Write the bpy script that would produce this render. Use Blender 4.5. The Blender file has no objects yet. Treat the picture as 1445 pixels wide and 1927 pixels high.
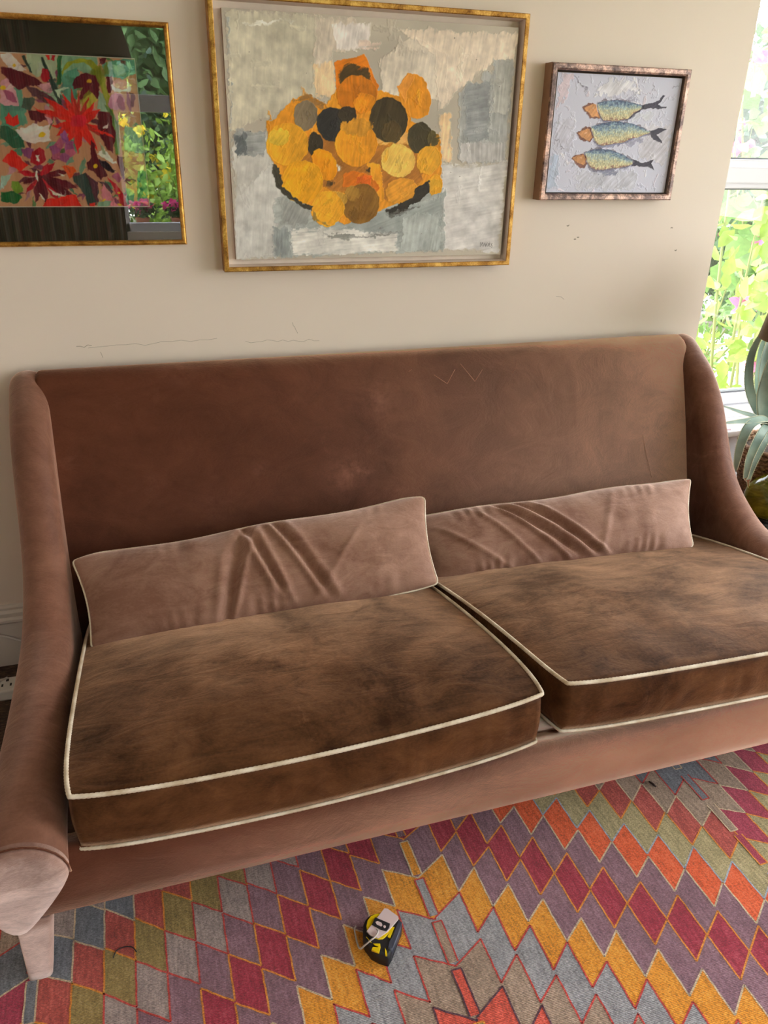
import bpy, math, random
import numpy as np
from mathutils import Vector, Matrix, noise as mnoise

# ------------------------------------------------------------------ camera, light, exposure
scene = bpy.context.scene
C = scene.collection
EYE = (0.0, -2.26332, 1.5)
cam_data = bpy.data.cameras.new('camera')
cam = bpy.data.objects.new('camera', cam_data)
C.objects.link(cam)
cam.matrix_world = Matrix((
    (0.95375537, 0.11191950, -0.27897082, EYE[0]),
    (-0.29994780, 0.41471822, -0.85909261, EYE[1]),
    (0.01954507, 0.90304087, 0.42910974, EYE[2]),
    (0, 0, 0, 1)))
cam_data.sensor_fit = 'HORIZONTAL'
cam_data.sensor_width = 36.0
cam_data.lens = 1460.0 / 1445.0 * 36.0
cam_data.clip_start = 0.05
scene.camera = cam

scene.view_settings.view_transform = 'Standard'
scene.view_settings.look = 'None'
scene.view_settings.gamma = 1.0
scene.view_settings.use_curve_mapping = False
scene.view_settings.exposure = EXPOSURE = 1.0

world = bpy.data.worlds.new('bright_hazy_sky')
scene.world = world
world.use_nodes = True
_n = world.node_tree.nodes; _l = world.node_tree.links
_bg = _n['Background']
_tc = _n.new('ShaderNodeTexCoord'); _sp = _n.new('ShaderNodeSeparateXYZ'); _rp = _n.new('ShaderNodeValToRGB')
_l.new(_tc.outputs['Generated'], _sp.inputs[0]); _l.new(_sp.outputs['Z'], _rp.inputs[0]); _l.new(_rp.outputs[0], _bg.inputs[0])
_rp.color_ramp.elements[0].position = 0.0; _rp.color_ramp.elements[0].color = (1.0, 0.985, 0.97, 1)
_rp.color_ramp.elements[1].position = 0.8; _rp.color_ramp.elements[1].color = (0.80, 0.88, 1.0, 1)
_bg.inputs[1].default_value = 5.0

sun_data = bpy.data.lights.new('sun', 'SUN'); sun_data.energy = 3.0; sun_data.angle = 0.02; sun_data.color = (1, 0.95, 0.86)
sun = bpy.data.objects.new('sun', sun_data); C.objects.link(sun)
sun.rotation_euler = Vector((0.35, -0.62, -1.0)).to_track_quat('-Z', 'Y').to_euler()

# daylight coming in through the three windows (soft sky light entering each opening)
def window_light(name, loc, direction, w, h, power, col=(1, 1, 1)):
    d = bpy.data.lights.new(name, 'AREA'); d.shape = 'RECTANGLE'; d.size = w; d.size_y = h; d.energy = power; d.color = col
    o = bpy.data.objects.new(name, d); C.objects.link(o); o.location = loc
    o.rotation_euler = Vector(direction).to_track_quat('-Z', 'Z').to_euler()
    d.cycles.is_portal = True
    return o
window_light('skylight_back', (2.70, 0.17, 1.45), (0, -1, 0), 1.60, 1.66, 1)
window_light('skylight_right', (3.66, -2.0, 1.40), (-1, 0, 0), 3.2, 1.9, 1)
window_light('skylight_front', (1.22, -4.20, 1.50), (0, 1, 0), 2.4, 1.6, 1)

# ------------------------------------------------------------------ helpers
def tag(o, label=None, cat=None, group=None, kind=None):
    if label: o['label'] = label
    if cat: o['category'] = cat
    if group: o['group'] = group
    if kind: o['kind'] = kind
    return o

def thing(name, label, cat, loc=(0, 0, 0), group=None):
    o = bpy.data.objects.new(name, None); C.objects.link(o); o.location = loc
    o.empty_display_size = 0.05
    return tag(o, label, cat, group)

class MB:
    """collects vertices and faces (with material slots) for one mesh"""
    def __init__(s): s.v = []; s.f = []; s.m = []; s.sm = []
    def add(s, verts, faces, mi=0, smooth=False):
        b = len(s.v); s.v += [tuple(p) for p in verts]
        for f in faces:
            s.f.append([i + b for i in f]); s.m.append(mi); s.sm.append(smooth)
    def box(s, x0, x1, y0, y1, z0, z1, mi=0):
        s.add([(x0,y0,z0),(x1,y0,z0),(x1,y1,z0),(x0,y1,z0),(x0,y0,z1),(x1,y0,z1),(x1,y1,z1),(x0,y1,z1)],
              [(0,3,2,1),(4,5,6,7),(0,1,5,4),(1,2,6,5),(2,3,7,6),(3,0,4,7)], mi)
    def grid(s, rows, closed_u=False, mi=0, smooth=True, flip=False):
        nr = len(rows); nc = len(rows[0]); fs = []
        for i in range(nr - 1):
            for j in range(nc if closed_u else nc - 1):
                a = i*nc+j; b = i*nc+(j+1) % nc; c = (i+1)*nc+(j+1) % nc; d = (i+1)*nc+j
                fs.append((a, d, c, b) if flip else (a, b, c, d))
        s.add([p for r in rows for p in r], fs, mi, smooth)
    def tube(s, pts, rad, seg=10, mi=0, caps=True, closed=False, twist=0.0, lobes=0):
        """sweep of a circle along pts; rad number or list; lobes/twist give a twisted cord"""
        P = [Vector(p) for p in pts]; n = len(P); rows = []
        up = Vector((0, 0, 1)); T0 = (P[1] - P[0]).normalized()
        if abs(T0.dot(up)) > .9: up = Vector((1, 0, 0))
        N = (up - T0*up.dot(T0)).normalized(); L = 0.0
        for i in range(n):
            if closed: T = (P[(i+1) % n] - P[i-1]).normalized()
            else: T = (P[min(i+1, n-1)] - P[max(i-1, 0)]).normalized()
            N = (N - T*N.dot(T)).normalized(); B = T.cross(N)
            if i: L += (P[i]-P[i-1]).length
            r0 = rad[i] if isinstance(rad, (list, tuple)) else rad
            row = []
            for k in range(seg):
                a = 2*math.pi*k/seg
                r = r0*(1 + (0.13*math.cos(lobes*a + L*twist) if lobes else 0))
                row.append(P[i] + N*(r*math.cos(a)) + B*(r*math.sin(a)))
            rows.append(row)
        if closed: rows.append(rows[0])
        s.grid(rows, True, mi, True)
        if caps and not closed:
            s.add(rows[0], [list(range(seg))[::-1]], mi); s.add(rows[-1], [list(range(seg))], mi)
    def lathe(s, prof, c=(0,0,0), seg=40, mi=0, smooth=True):
        rows = [[(c[0]+r*math.cos(2*math.pi*k/seg), c[1]+r*math.sin(2*math.pi*k/seg), c[2]+z) for k in range(seg)] for r, z in prof]
        s.grid(rows, True, mi, smooth)
    def prism(s, poly, z0, z1, mi=0, bevel=0.0):
        n = len(poly)
        if bevel:
            cx = sum(p[0] for p in poly)/n; cy = sum(p[1] for p in poly)/n
            def ins(p, b):
                d = math.hypot(p[0]-cx, p[1]-cy); k = max(0.2, 1-b/max(d, 1e-6)); return (cx+(p[0]-cx)*k, cy+(p[1]-cy)*k)
            rings = [[(*p, z0) for p in poly], [(*p, z1-bevel) for p in poly],
                     [(*ins(p, bevel*.35), z1-bevel*.3) for p in poly], [(*ins(p, bevel), z1) for p in poly]]
        else:
            rings = [[(*p, z0) for p in poly], [(*p, z1) for p in poly]]
        s.grid(rings, True, mi, bool(bevel))
        s.add(rings[-1], [list(range(n))], mi); s.add(rings[0], [list(range(n))[::-1]], mi)
    def build(s, name, mats, parent=None, recalc=True):
        me = bpy.data.meshes.new(name)
        me.from_pydata(s.v, [], s.f)
        if not isinstance(mats, (list, tuple)): mats = [mats]
        for m in mats: me.materials.append(m)
        me.polygons.foreach_set('material_index', s.m); me.polygons.foreach_set('use_smooth', s.sm)
        me.update()
        if recalc:
            import bmesh
            bm = bmesh.new(); bm.from_mesh(me)
            bmesh.ops.remove_doubles(bm, verts=bm.verts, dist=1e-6)
            bmesh.ops.recalc_face_normals(bm, faces=bm.faces); bm.to_mesh(me); bm.free()
        o = bpy.data.objects.new(name, me); C.objects.link(o)
        if parent is not None:
            o.parent = parent
            o.matrix_parent_inverse = Matrix.Identity(4)
            o.location = -root_loc(parent)
        return o
def root_loc(o):
    v = Vector((0, 0, 0))
    while o is not None: v += Vector(o.location); o = o.parent
    return v
def modify(o, kind, **kw):
    m = o.modifiers.new(kind.lower(), kind)
    for k, v in kw.items(): setattr(m, k, v)
    return m
def struct(mb, name, mats, parent=None):
    o = mb.build(name, mats, parent)
    if parent is None: o['kind'] = 'structure'
    return o

# spline through points (Catmull-Rom)
def spline(pts, n):
    P = [np.array(p, float) for p in pts]; P = [2*P[0]-P[1]] + P + [2*P[-1]-P[-2]]; out = []
    m = len(P) - 3
    for i in range(n):
        t = i/(n-1)*m; k = min(int(t), m-1); t -= k
        a, b, c, d = P[k:k+4]
        out.append(0.5*((2*b)+(-a+c)*t+(2*a-5*b+4*c-d)*t*t+(-a+3*b-3*c+d)*t**3))
    return out

# ------------------------------------------------------------------ materials
def s2l(c):
    return tuple(((x/255)/12.92 if x/255 <= 0.04045 else ((x/255+0.055)/1.055)**2.4) for x in c)
class Mat:
    def __init__(s, name):
        s.m = bpy.data.materials.new(name); s.m.use_nodes = True
        s.nt = s.m.node_tree; s.b = s.nt.nodes['Principled BSDF']
        s.tc = s.nt.nodes.new('ShaderNodeTexCoord').outputs['Object']
    def n(s, t, **kw):
        x = s.nt.nodes.new('ShaderNode'+t)
        for k, v in kw.items(): setattr(x, k, v)
        return x
    def link(s, a, b): s.nt.links.new(a, b)
    def set(s, **kw):
        for k, v in kw.items(): s.b.inputs[k.replace('_', ' ')].default_value = v
    def noise(s, scale, detail=4, rough=.55, dist=0, stretch=None, src=None):
        x = s.n('TexNoise'); x.inputs['Scale'].default_value = scale; x.inputs['Detail'].default_value = detail
        x.inputs['Roughness'].default_value = rough; x.inputs['Distortion'].default_value = dist
        src = src or s.tc
        if stretch:
            mp = s.n('Mapping'); mp.inputs['Scale'].default_value = stretch[:3]
            if len(stretch) > 3: mp.inputs['Rotation'].default_value = stretch[3:6]
            s.link(src, mp.inputs[0]); src = mp.outputs[0]
        s.link(src, x.inputs['Vector']); return x.outputs['Fac']
    def ramp(s, fac, stops):
        r = s.n('ValToRGB'); e = r.color_ramp.elements
        while len(e) < len(stops): e.new(0.5)
        for el, (p, c) in zip(e, stops):
            el.position = p; el.color = (*c, 1) if isinstance(c, tuple) else (c, c, c, 1)
        s.link(fac, r.inputs[0]); return r.outputs[0]
    def mix(s, fac, a, b, mode='MIX'):
        x = s.n('Mix', data_type='RGBA', blend_type=mode)
        for sock, v in ((x.inputs[0], fac), (x.inputs[6], a), (x.inputs[7], b)):
            if isinstance(v, (int, float)): sock.default_value = v
            elif isinstance(v, tuple): sock.default_value = (*v, 1)
            else: s.link(v, sock)
        return x.outputs[2]
    def math(s, op, a, b):
        x = s.n('Math', operation=op)
        for i, v in enumerate((a, b)):
            if isinstance(v, (int, float)): x.inputs[i].default_value = v
            else: s.link(v, x.inputs[i])
        return x.outputs[0]
    def color(s, sock): s.link(sock, s.b.inputs['Base Color'])
    def bump(s, h, strength=.3, dist=.01):
        x = s.n('Bump'); x.inputs['Strength'].default_value = strength; x.inputs['Distance'].default_value = dist
        s.link(h, x.inputs['Height']); s.link(x.outputs[0], s.b.inputs['Normal']); return x
def plain(name, rgb, rough=.5, metal=0, noise=None, var=.12, bump=0, **kw):
    M = Mat(name); c = s2l(rgb); M.set(Roughness=rough, Metallic=metal, **kw)
    if noise:
        f = M.noise(noise, 5)
        M.color(M.ramp(f, [(.3, tuple(x*(1-var) for x in c)), (.7, tuple(min(1, x*(1+var)) for x in c))]))
        if bump: M.bump(f, bump, .004)
    else: M.set(Base_Color=(*c, 1))
    return M.m

def velvet(name, dark, light, lo=.42, hi=.68, scale=3.2, sheen=.8, tint=(.95, .75, .62), rough=.55, creases=0.0, lean=(0, 0, 0), srough=.45, brush=.22, flat=.3, worn=.3, spots=()):
    """cotton velvet with patches of brushed and crushed pile"""
    M = Mat(name); d = s2l(dark); l = s2l(light)
    big = M.noise(scale, 7, .62, .6)
    streak = M.noise(scale*2.3, 6, .65, 1.2, stretch=(1, 2.6, 1.6, .2, .3, .5))
    fine = M.noise(150, 2, .6, 0, stretch=(1, 1, 3))
    f = M.math('ADD', M.math('MULTIPLY', big, .68), M.math('MULTIPLY', streak, .32))
    f = M.math('ADD', f, M.math('MULTIPLY', M.math('SUBTRACT', fine, .5), .12))
    wn = M.ramp(M.noise(5.5, 9, .72, .8), [(.60, 0.0), (.70, worn)])      # rubbed places where the nap is worn
    wm = M.ramp(M.noise(1.3, 2), [(.42, 0.0), (.60, 1.0)]); wn = M.math('MULTIPLY', wn, wm)
    sp_noise = M.ramp(M.noise(20, 8, .75, .15), [(.40, 0.0), (.66, 1.0)])
    for (sx, sy, sz, sr, amt) in spots:       # crushed spots in the pile
        ds = M.n('VectorMath', operation='DISTANCE'); M.link(M.tc, ds.inputs[0]); ds.inputs[1].default_value = (sx, sy, sz)
        m_ = M.ramp(M.math('MULTIPLY', ds.outputs['Value'], 1/sr), [(0.0, amt), (1.0, 0.0)])
        wn = M.math('ADD', wn, M.math('MULTIPLY', m_, sp_noise))
    wn = M.math('MINIMUM', wn, 1.0)
    M.color(M.mix(wn, M.ramp(f, [(lo, d), (hi, l)]), tuple(min(1, x*1.5+.03) for x in l)))
    M.set(Roughness=rough)
    M.b.inputs['Specular IOR Level'].default_value = .12
    h = M.math('ADD', M.math('MULTIPLY', fine, .25), M.math('MULTIPLY', streak, .9))
    if creases:
        h = M.math('ADD', h, M.math('MULTIPLY', M.noise(9, 3, .5, 1.5, stretch=(2.6, .5, .5)), creases))
    bp = M.bump(h, .22, .006)
    bp2 = M.n('Bump'); bp2.inputs['Strength'].default_value = brush; bp2.inputs['Distance'].default_value = .012
    M.link(M.math('ADD', M.math('MULTIPLY', streak, 1.0), M.math('ADD', M.math('MULTIPLY', big, .8), M.math('MULTIPLY', fine, .12))), bp2.inputs['Height'])
    # the pile leans one way: its glancing sheen is turned by that lean
    ad = M.n('VectorMath', operation='ADD'); M.link(bp2.outputs[0], ad.inputs[0]); ad.inputs[1].default_value = lean
    nm = M.n('VectorMath', operation='NORMALIZE'); M.link(ad.outputs[0], nm.inputs[0])
    sh = M.n('BsdfSheen'); M.link(M.ramp(f, [(lo-.03, tuple(t*sheen*flat for t in tint)), (hi+.03, tuple(t*sheen for t in tint))]), sh.inputs['Color']); sh.inputs['Roughness'].default_value = srough
    M.link(nm.outputs[0], sh.inputs['Normal'])
    aa = M.n('AddShader'); M.link(M.b.outputs[0], aa.inputs[0]); M.link(sh.outputs[0], aa.inputs[1])
    M.link(aa.outputs[0], M.nt.nodes['Material Output'].inputs[0])
    return M.m

def vnoise(X, Y, seed=0):
    """value noise on arrays"""
    xi = np.floor(X).astype(np.int64); yi = np.floor(Y).astype(np.int64); xf = X-xi; yf = Y-yi
    def h(a, b):
        n = (a*374761393 + b*668265263 + seed*974634777) & 0x7fffffff
        n = ((n ^ (n >> 13)) * 1274126177) & 0x7fffffff
        return ((n ^ (n >> 16)) & 0xffff)/65535.0
    u = xf*xf*(3-2*xf); v = yf*yf*(3-2*yf)
    return (h(xi, yi)*(1-u)+h(xi+1, yi)*u)*(1-v) + (h(xi, yi+1)*(1-u)+h(xi+1, yi+1)*u)*v
def fbm(X, Y, seed=0, oct=4):
    s = 0; a = .5
    for i in range(oct): s = s + a*vnoise(X*2**i, Y*2**i, seed+i); a *= .5
    return s/(1-.5**oct)

# ------------------------------------------------------------------ room
def wall_material(name, rgb, stain=.03):
    M = Mat(name); c = s2l(rgb)
    M.set(Roughness=.62)
    big = M.noise(1.6, 3); fine = M.noise(60, 3)
    M.color(M.ramp(big, [(.3, tuple(x*(1-stain) for x in c)), (.7, tuple(x*(1+stain) for x in c))]))
    M.bump(fine, .06, .002)
    return M.m
m_wall = wall_material('warm_white_wall_paint', (230, 217, 202))
m_crack = plain('hairline_crack', (150, 140, 122), .9)
m_ceiling = wall_material('ceiling_paint', (235, 232, 226))
m_white = plain('white_gloss_paint', (228, 226, 226), .35, noise=30, var=.02)
m_base = plain('baseboard_paint', (206, 200, 192), .4, noise=20, var=.03)
m_upvc = plain('white_window_frame', (214, 214, 220), .3)
m_gasket = plain('window_gasket', (90, 92, 95), .5)

XW0, XW1 = -2.2, 3.6        # left and right walls
YF = -4.2                    # wall behind the camera
ZC = 2.55
WX0, WX1, WZ0, WZ1 = 1.872, 3.45, 0.56, 2.30    # window beside the sofa
# back wall with its thickness; the window opening starts where the wall ends
w = MB()
T = 0.24
w.box(XW0, WX0, 0, T, 0, ZC)
w.box(WX0, WX1, 0, T, 0, WZ0 - .03)
w.box(WX0, WX1, 0, T, WZ1, ZC)
w.box(WX1, XW1 + .2, 0, T, 0, ZC)
rng = random.Random(5)
def crack(pts, wd=.0009):       # hairline marks in the plaster, drawn as hair-thin slivers on the wall
    for (a, b) in zip(pts[:-1], pts[1:]):
        dx, dz = b[0]-a[0], b[1]-a[1]; L = math.hypot(dx, dz); nx, nz = -dz/L*wd/2, dx/L*wd/2
        w.add([(a[0]-nx, -.0004, a[1]-nz), (b[0]-nx, -.0004, b[1]-nz), (b[0]+nx, -.0004, b[1]+nz), (a[0]+nx, -.0004, a[1]+nz)], [(0, 1, 2, 3)], 1)
def wander(x0, z0, x1, z1, n=14, amp=.004):
    return [(x0+(x1-x0)*i/n, z0+(z1-z0)*i/n+rng.uniform(-amp, amp)) for i in range(n+1)]
crack(wander(-.13, .975, .22, .985), .0008); crack(wander(.30, .972, .52, .966), .0008)
crack(wander(-.16, .978, -.12, .982, 4), .0014); crack(wander(.44, 1.02, .455, .985, 5), .001)
crack(wander(-.10, .965, -.095, .95, 3), .001); crack(wander(1.30, 1.07, 1.33, 1.06, 3), .001)
for x, z in ((1.34, 1.24), (1.35, 1.245), (1.69, 1.27), (1.72, 1.20), (1.31, 1.28)):
    crack(wander(x, z, x+.008, z+.002, 2, .002), .003)
struct(w, 'wall_back', [m_wall, m_crack])

w = MB(); w.box(XW0-.2, XW0, YF, T, 0, ZC); struct(w, 'wall_left', m_wall)
RY0, RY1, RZ0, RZ1 = -3.6, -.4, .45, 2.35      # wide window in the right wall
w = MB(); w.box(XW1, XW1+.2, YF, RY0, 0, ZC); w.box(XW1, XW1+.2, RY1, T, 0, ZC)
w.box(XW1, XW1+.2, RY0, RY1, 0, RZ0); w.box(XW1, XW1+.2, RY0, RY1, RZ1, ZC); struct(w, 'wall_right', m_wall)
FX0, FX1, FZ0, FZ1 = .02, 2.42, .86, 2.34      # window behind the camera
w = MB(); w.box(XW0-.2, FX0, YF-.2, YF, 0, ZC); w.box(FX1, XW1+.2, YF-.2, YF, 0, ZC)
w.box(FX0, FX1, YF-.2, YF, 0, FZ0); w.box(FX0, FX1, YF-.2, YF, FZ1, ZC); struct(w, 'wall_front', m_wall)
w = MB(); w.box(XW0-.2, XW1+.2, YF-.2, T, ZC, ZC+.15); struct(w, 'ceiling', m_ceiling)

M = Mat('dark_woven_floor_covering'); M.set(Roughness=.95)
nx = M.noise(160, 3, .7, 0, stretch=(.25, 1.6, 1)); ny = M.noise(12, 3)
M.color(M.ramp(M.math('ADD', M.math('MULTIPLY', nx, .8), M.math('MULTIPLY', ny, .2)), [(.35, s2l((30, 20, 14))), (.5, s2l((62, 44, 32))), (.68, s2l((128, 104, 82)))]))
M.bump(nx, .8, .006); m_floor = M.m
w = MB(); w.box(XW0-.2, XW1+.2, YF-.2, T, -.12, 0); struct(w, 'floor', m_floor)

# baseboard: tall Victorian profile swept along the back wall
def baseboard(name, x0, x1, y=0):
    prof = [(0, 0), (-.022, 0), (-.022, .150), (-.026, .156), (-.026, .163), (-.018, .170), (-.018, .183), (-.012, .192), (-.012, .199), (-.006, .205), (0, .207)]
    b = MB(); b.add([(x0, y+p[0], p[1]) for p in prof]+[(x1, y+p[0], p[1]) for p in prof],
                    [(i, i+1, i+1+len(prof), i+len(prof)) for i in range(len(prof)-1)]+[list(range(len(prof)))[::-1], list(range(len(prof), 2*len(prof)))])
    struct(b, name, m_base)
baseboard('baseboard_back', XW0, WX0)

# glass pane: clear, with the reflection every pane has
def pane_glass(name, ior=1.5, tint=(1, 1, 1), boost=1.0):
    M = Mat(name); nt = M.nt
    fr = M.n('Fresnel'); gm = M.n('NewGeometry')
    M.link(M.math('ADD', ior, M.math('MULTIPLY', gm.outputs['Backfacing'], 1/ior-ior)), fr.inputs['IOR'])
    tr = M.n('BsdfTransparent'); tr.inputs[0].default_value = (*tint, 1)
    gl = M.n('BsdfGlossy'); gl.inputs['Roughness'].default_value = 0.0
    mx = M.n('MixShader'); f = M.math('MULTIPLY', fr.outputs[0], boost)
    M.link(f, mx.inputs[0]); M.link(tr.outputs[0], mx.inputs[1]); M.link(gl.outputs[0], mx.inputs[2])
    M.link(mx.outputs[0], nt.nodes['Material Output'].inputs[0])
    return M.m
m_pane = pane_glass('window_glass', 1.45)

def window(name, frame_boxes, panes, gaskets):
    f = MB()
    for b in frame_boxes: f.box(*b)
    root = f.build(name, m_upvc); root['kind'] = 'structure'
    modify(root, 'BEVEL', width=.004, segments=2)
    g = MB()
    for b in panes: g.box(*b)
    g.build('window_pane', m_pane, root)
    g = MB()
    for b in gaskets: g.box(*b)
    if gaskets: g.build('window_gasket', m_gasket, root)
    return root
yw = .12
window('window_1',
    [(WX0-.0, WX0+.03, yw-.02, yw+.06, WZ0+.10, WZ1), (WX1-.06, WX1, yw-.02, yw+.06, WZ0+.10, WZ1),
     (2.78, 2.83, yw-.02, yw+.06, WZ0+.10, WZ1),
     (WX0, WX1, yw-.02, yw+.06, WZ1-.07, WZ1), (WX0, WX1, yw-.025, yw+.06, WZ0+.05, WZ0+.088), (WX0, WX1, yw-.04, yw+.06, WZ0, WZ0+.05),
     (WX0, WX1, yw-.02, yw+.06, 1.385, 1.475), (WX0, WX1, yw-.035, yw, 1.40, 1.452)],
    [(WX0+.01, WX1-.01, yw+.02, yw+.026, WZ0+.07, WZ1-.03)],
    [(WX0+.02, WX1-.02, yw+.008, yw+.03, WZ0+.086, WZ0+.094), (WX0+.02, WX1-.02, yw+.008, yw+.03, 1.473, 1.480), (WX0+.02, WX1-.02, yw+.008, yw+.03, 1.379, 1.386)])
b = MB(); b.box(WX0+.002, WX1, -.05, yw-.04, WZ0-.028, WZ0); o = struct(b, 'trim_1', m_white); modify(o, 'BEVEL', width=.006, segments=3)
b = MB(); b.box(WX0+.004, WX1, -.014, 0, .0, WZ0-.03); struct(b, 'trim_2', m_white)

def bars(a0, a1, z0, z1, n):
    out = []
    for i in range(n+1):
        t = a0+(a1-a0)*i/n
        out.append((max(a0, t-.03), min(a1, t+.03), z0, z1))
    return out
fb = [(a, b2, YF-.12, YF-.05, c, d) for a, b2, c, d in bars(FX0, FX1, FZ0, FZ1, 2)]
fb += [(FX0, FX1, YF-.12, YF-.05, FZ0, FZ0+.06), (FX0, FX1, YF-.12, YF-.05, FZ1-.06, FZ1), (FX0, FX1, YF-.125, YF-.045, 1.67, 1.78)]
window('window_2', fb, [(FX0, FX1, YF-.09, YF-.084, FZ0, FZ1)], [])
fb = [(XW1+.05, XW1+.12, a, b2, c, d) for a, b2, c, d in bars(RY0, RY1, RZ0, RZ1, 3)]
fb += [(XW1+.05, XW1+.12, RY0, RY1, RZ0, RZ0+.06), (XW1+.05, XW1+.12, RY0, RY1, RZ1-.06, RZ1)]
window('window_3', fb, [(XW1+.08, XW1+.086, RY0, RY1, RZ0, RZ1)], [])

# ------------------------------------------------------------------ sofa
v_frame = velvet('sofa_velvet', (66, 32, 19), (106, 60, 40), .34, .70, 2.6, sheen=2.3, tint=(1, .70, .53), lean=(1.0, .05, -.15), flat=.55, srough=.34, worn=.5,
    spots=((.67,-.139,.815,.075,.9), (.527,-.215,.613,.085,.7), (.58,-.215,.61,.07,.5), (.001,-.206,.638,.04,.45), (.296,-.2,.653,.035,.6), (.10,-.08,.93,.07,.6), (.17,-.24,.56,.09,.4), (.831,-1.14,.19,.09,.7), (.048,-1.14,.231,.10,.5), (.45,-1.14,.20,.16,.45), (1.15,-1.14,.22,.18,.35), (-.167,-1.14,.247,.05,.3)))
v_arm_lit = velvet('sofa_velvet_arms_lightened', (88, 51, 36), (138, 96, 76), .34, .70, 4, sheen=1.7, tint=(1, .78, .66), lean=(0, -.1, .3), flat=.5, srough=.4, worn=.6)  # same velvet, light on the arm faces put into a paler colour
v_panel_lit = velvet('sofa_velvet_panel_lightened', (116, 84, 72), (166, 132, 117), .34, .66, 5, sheen=.95, tint=(1, .84, .76), lean=(.2, .1, -.6))  # pale copy of the velvet: light caught by the pile painted in
v_seat = velvet('seat_cushion_velvet', (52, 27, 10), (120, 79, 47), .38, .68, 3.4, sheen=.55, tint=(1, .64, .40), lean=(.12, .35, 0), flat=.2, srough=.30, worn=.4,
    spots=((.216,-.849,.47,.20,.5), (.39,-1.006,.47,.07,.5), (-.036,-.883,.47,.10,.35), (.30,-.80,.47,.22,.35), (1.0,-.80,.47,.16,.5), (1.05,-.93,.47,.18,.45), (1.30,-.90,.47,.22,.4)))
v_pillow = velvet('pillow_velvet', (118, 80, 62), (160, 122, 102), .38, .66, 5, sheen=1.45, tint=(1, .82, .72), creases=.2, lean=(.15, 0, .3), flat=.5)
M = Mat('cream_piping_cord'); M.set(Roughness=.6); f_ = M.noise(25, 3)
M.color(M.ramp(f_, [(.35, s2l((196, 176, 146))), (.65, s2l((232, 220, 198)))])); m_pipe = M.m

XC = 0.745                         # sofa centre
sofa = thing('sofa', 'long high-backed sofa in worn brown velvet with sloping arms', 'sofa', (XC, -.6, 0))

# --- arm: side profile (y, z) of its ridge from the back top to the front, then ring of the rounded roll at each station
prof = [(-.030,.934),(-.070,.928),(-.125,.895),(-.196,.845),(-.262,.768),(-.310,.688),(-.356,.606),(-.408,.540),(-.474,.488),(-.56,.445),(-.70,.428),(-.85,.420),(-.98,.418),(-1.07,.412),(-1.125,.402),(-1.160,.388)]
prof = spline(prof, 70)
def arm(side):
    b = MB(); rows = []; n = len(prof); seams = []
    def width(t):   # outer and inner x for the roll, measured as distance from sofa centre
        xo = 1.085 + .0*t + .052*max(0, (t-.45)/.55)**1.6
        xi = .985 - .020*max(0, min(1, (t-.25)/.75))**1.0
        return xo, xi
    for i, (y, z) in enumerate(prof):
        t = i/(n-1)
        a = prof[max(0, i-1)]; c = prof[min(n-1, i+1)]
        ty, tz = c[0]-a[0], c[1]-a[1]; L = math.hypot(ty, tz); ny, nz = tz/L, -ty/L   # outward normal (forward/up)
        if nz < 0: ny, nz = -ny, -nz
        bl = max(0, min(1, (t-.62)/.25)); ny, nz = ny*(1-bl), nz*(1-bl)+bl
        xo, xi = width(t); xc = (xo+xi)/2; hw = (xo-xi)/2; r = hw*.95
        xbo = 1.090; xbi = xi+(1.066-xi)*max(0, min(1, (t-.72)/.2))
        row = []
        base_y = y if t < .8 else y+.025*(t-.8)/.2; zb = .145
        front = max(0, (t-.6)/.4)
        ring = [(xbo, base_y, zb)]
        for k in range(4):          # outer side rising from slim base to the roll
            s = k/4; q = (y - ny*r, z - nz*r)
            ring.append((xbo+(xo-xbo)*math.sin(s*math.pi/2), base_y+(q[0]-base_y)*s, zb+(q[1]-zb)*s)) if k else None
        for k in range(15):
            a_ = math.pi*k/14
            dx = hw*math.cos(a_); d = r*(1-math.sin(a_))
            tilt = 0
            ring.append((xc+dx, y-ny*d, z-nz*d))
        q = (y - ny*r, z - nz*r)
        for k in range(1, 5):
            s = k/5; cur = s**1.25
            ring.append((xi+(xbi-xi)*cur, q[0]+(base_y-q[0])*s, q[1]+(zb-q[1])*s))
        ring.append((xbi, base_y, zb))
        rows.append([(XC+side*p[0], p[1], p[2]) for p in ring])
    # front cap, gently domed
    last = rows[-1]; cx = sum(p[0] for p in last)/len(last); cz = sum(p[2] for p in last)/len(last)
    ex = []
    for sc, fw in ((.985, .006), (.94, .012), (.8, .0165)):
        ex.append([(cx+(p[0]-cx)*sc, p[1]-fw, cz+(p[2]-cz)*sc) for p in last])
    rows += ex
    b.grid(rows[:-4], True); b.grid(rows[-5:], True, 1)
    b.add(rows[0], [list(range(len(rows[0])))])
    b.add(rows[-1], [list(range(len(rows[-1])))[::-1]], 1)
    o = b.build('arm', [v_arm_lit, v_panel_lit], sofa)
    modify(o, 'SUBSURF', levels=1, render_levels=1)
    # sewn seam around the top of the front panel
    sm = MB(); pts = [(p[0], p[1]-.004, p[2]+.0015) for p in last[4:19]]
    sm.tube(pts, .0022, 8); sm.build('seam', v_frame, o)
    return o
arm(-1); arm(1)

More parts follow.
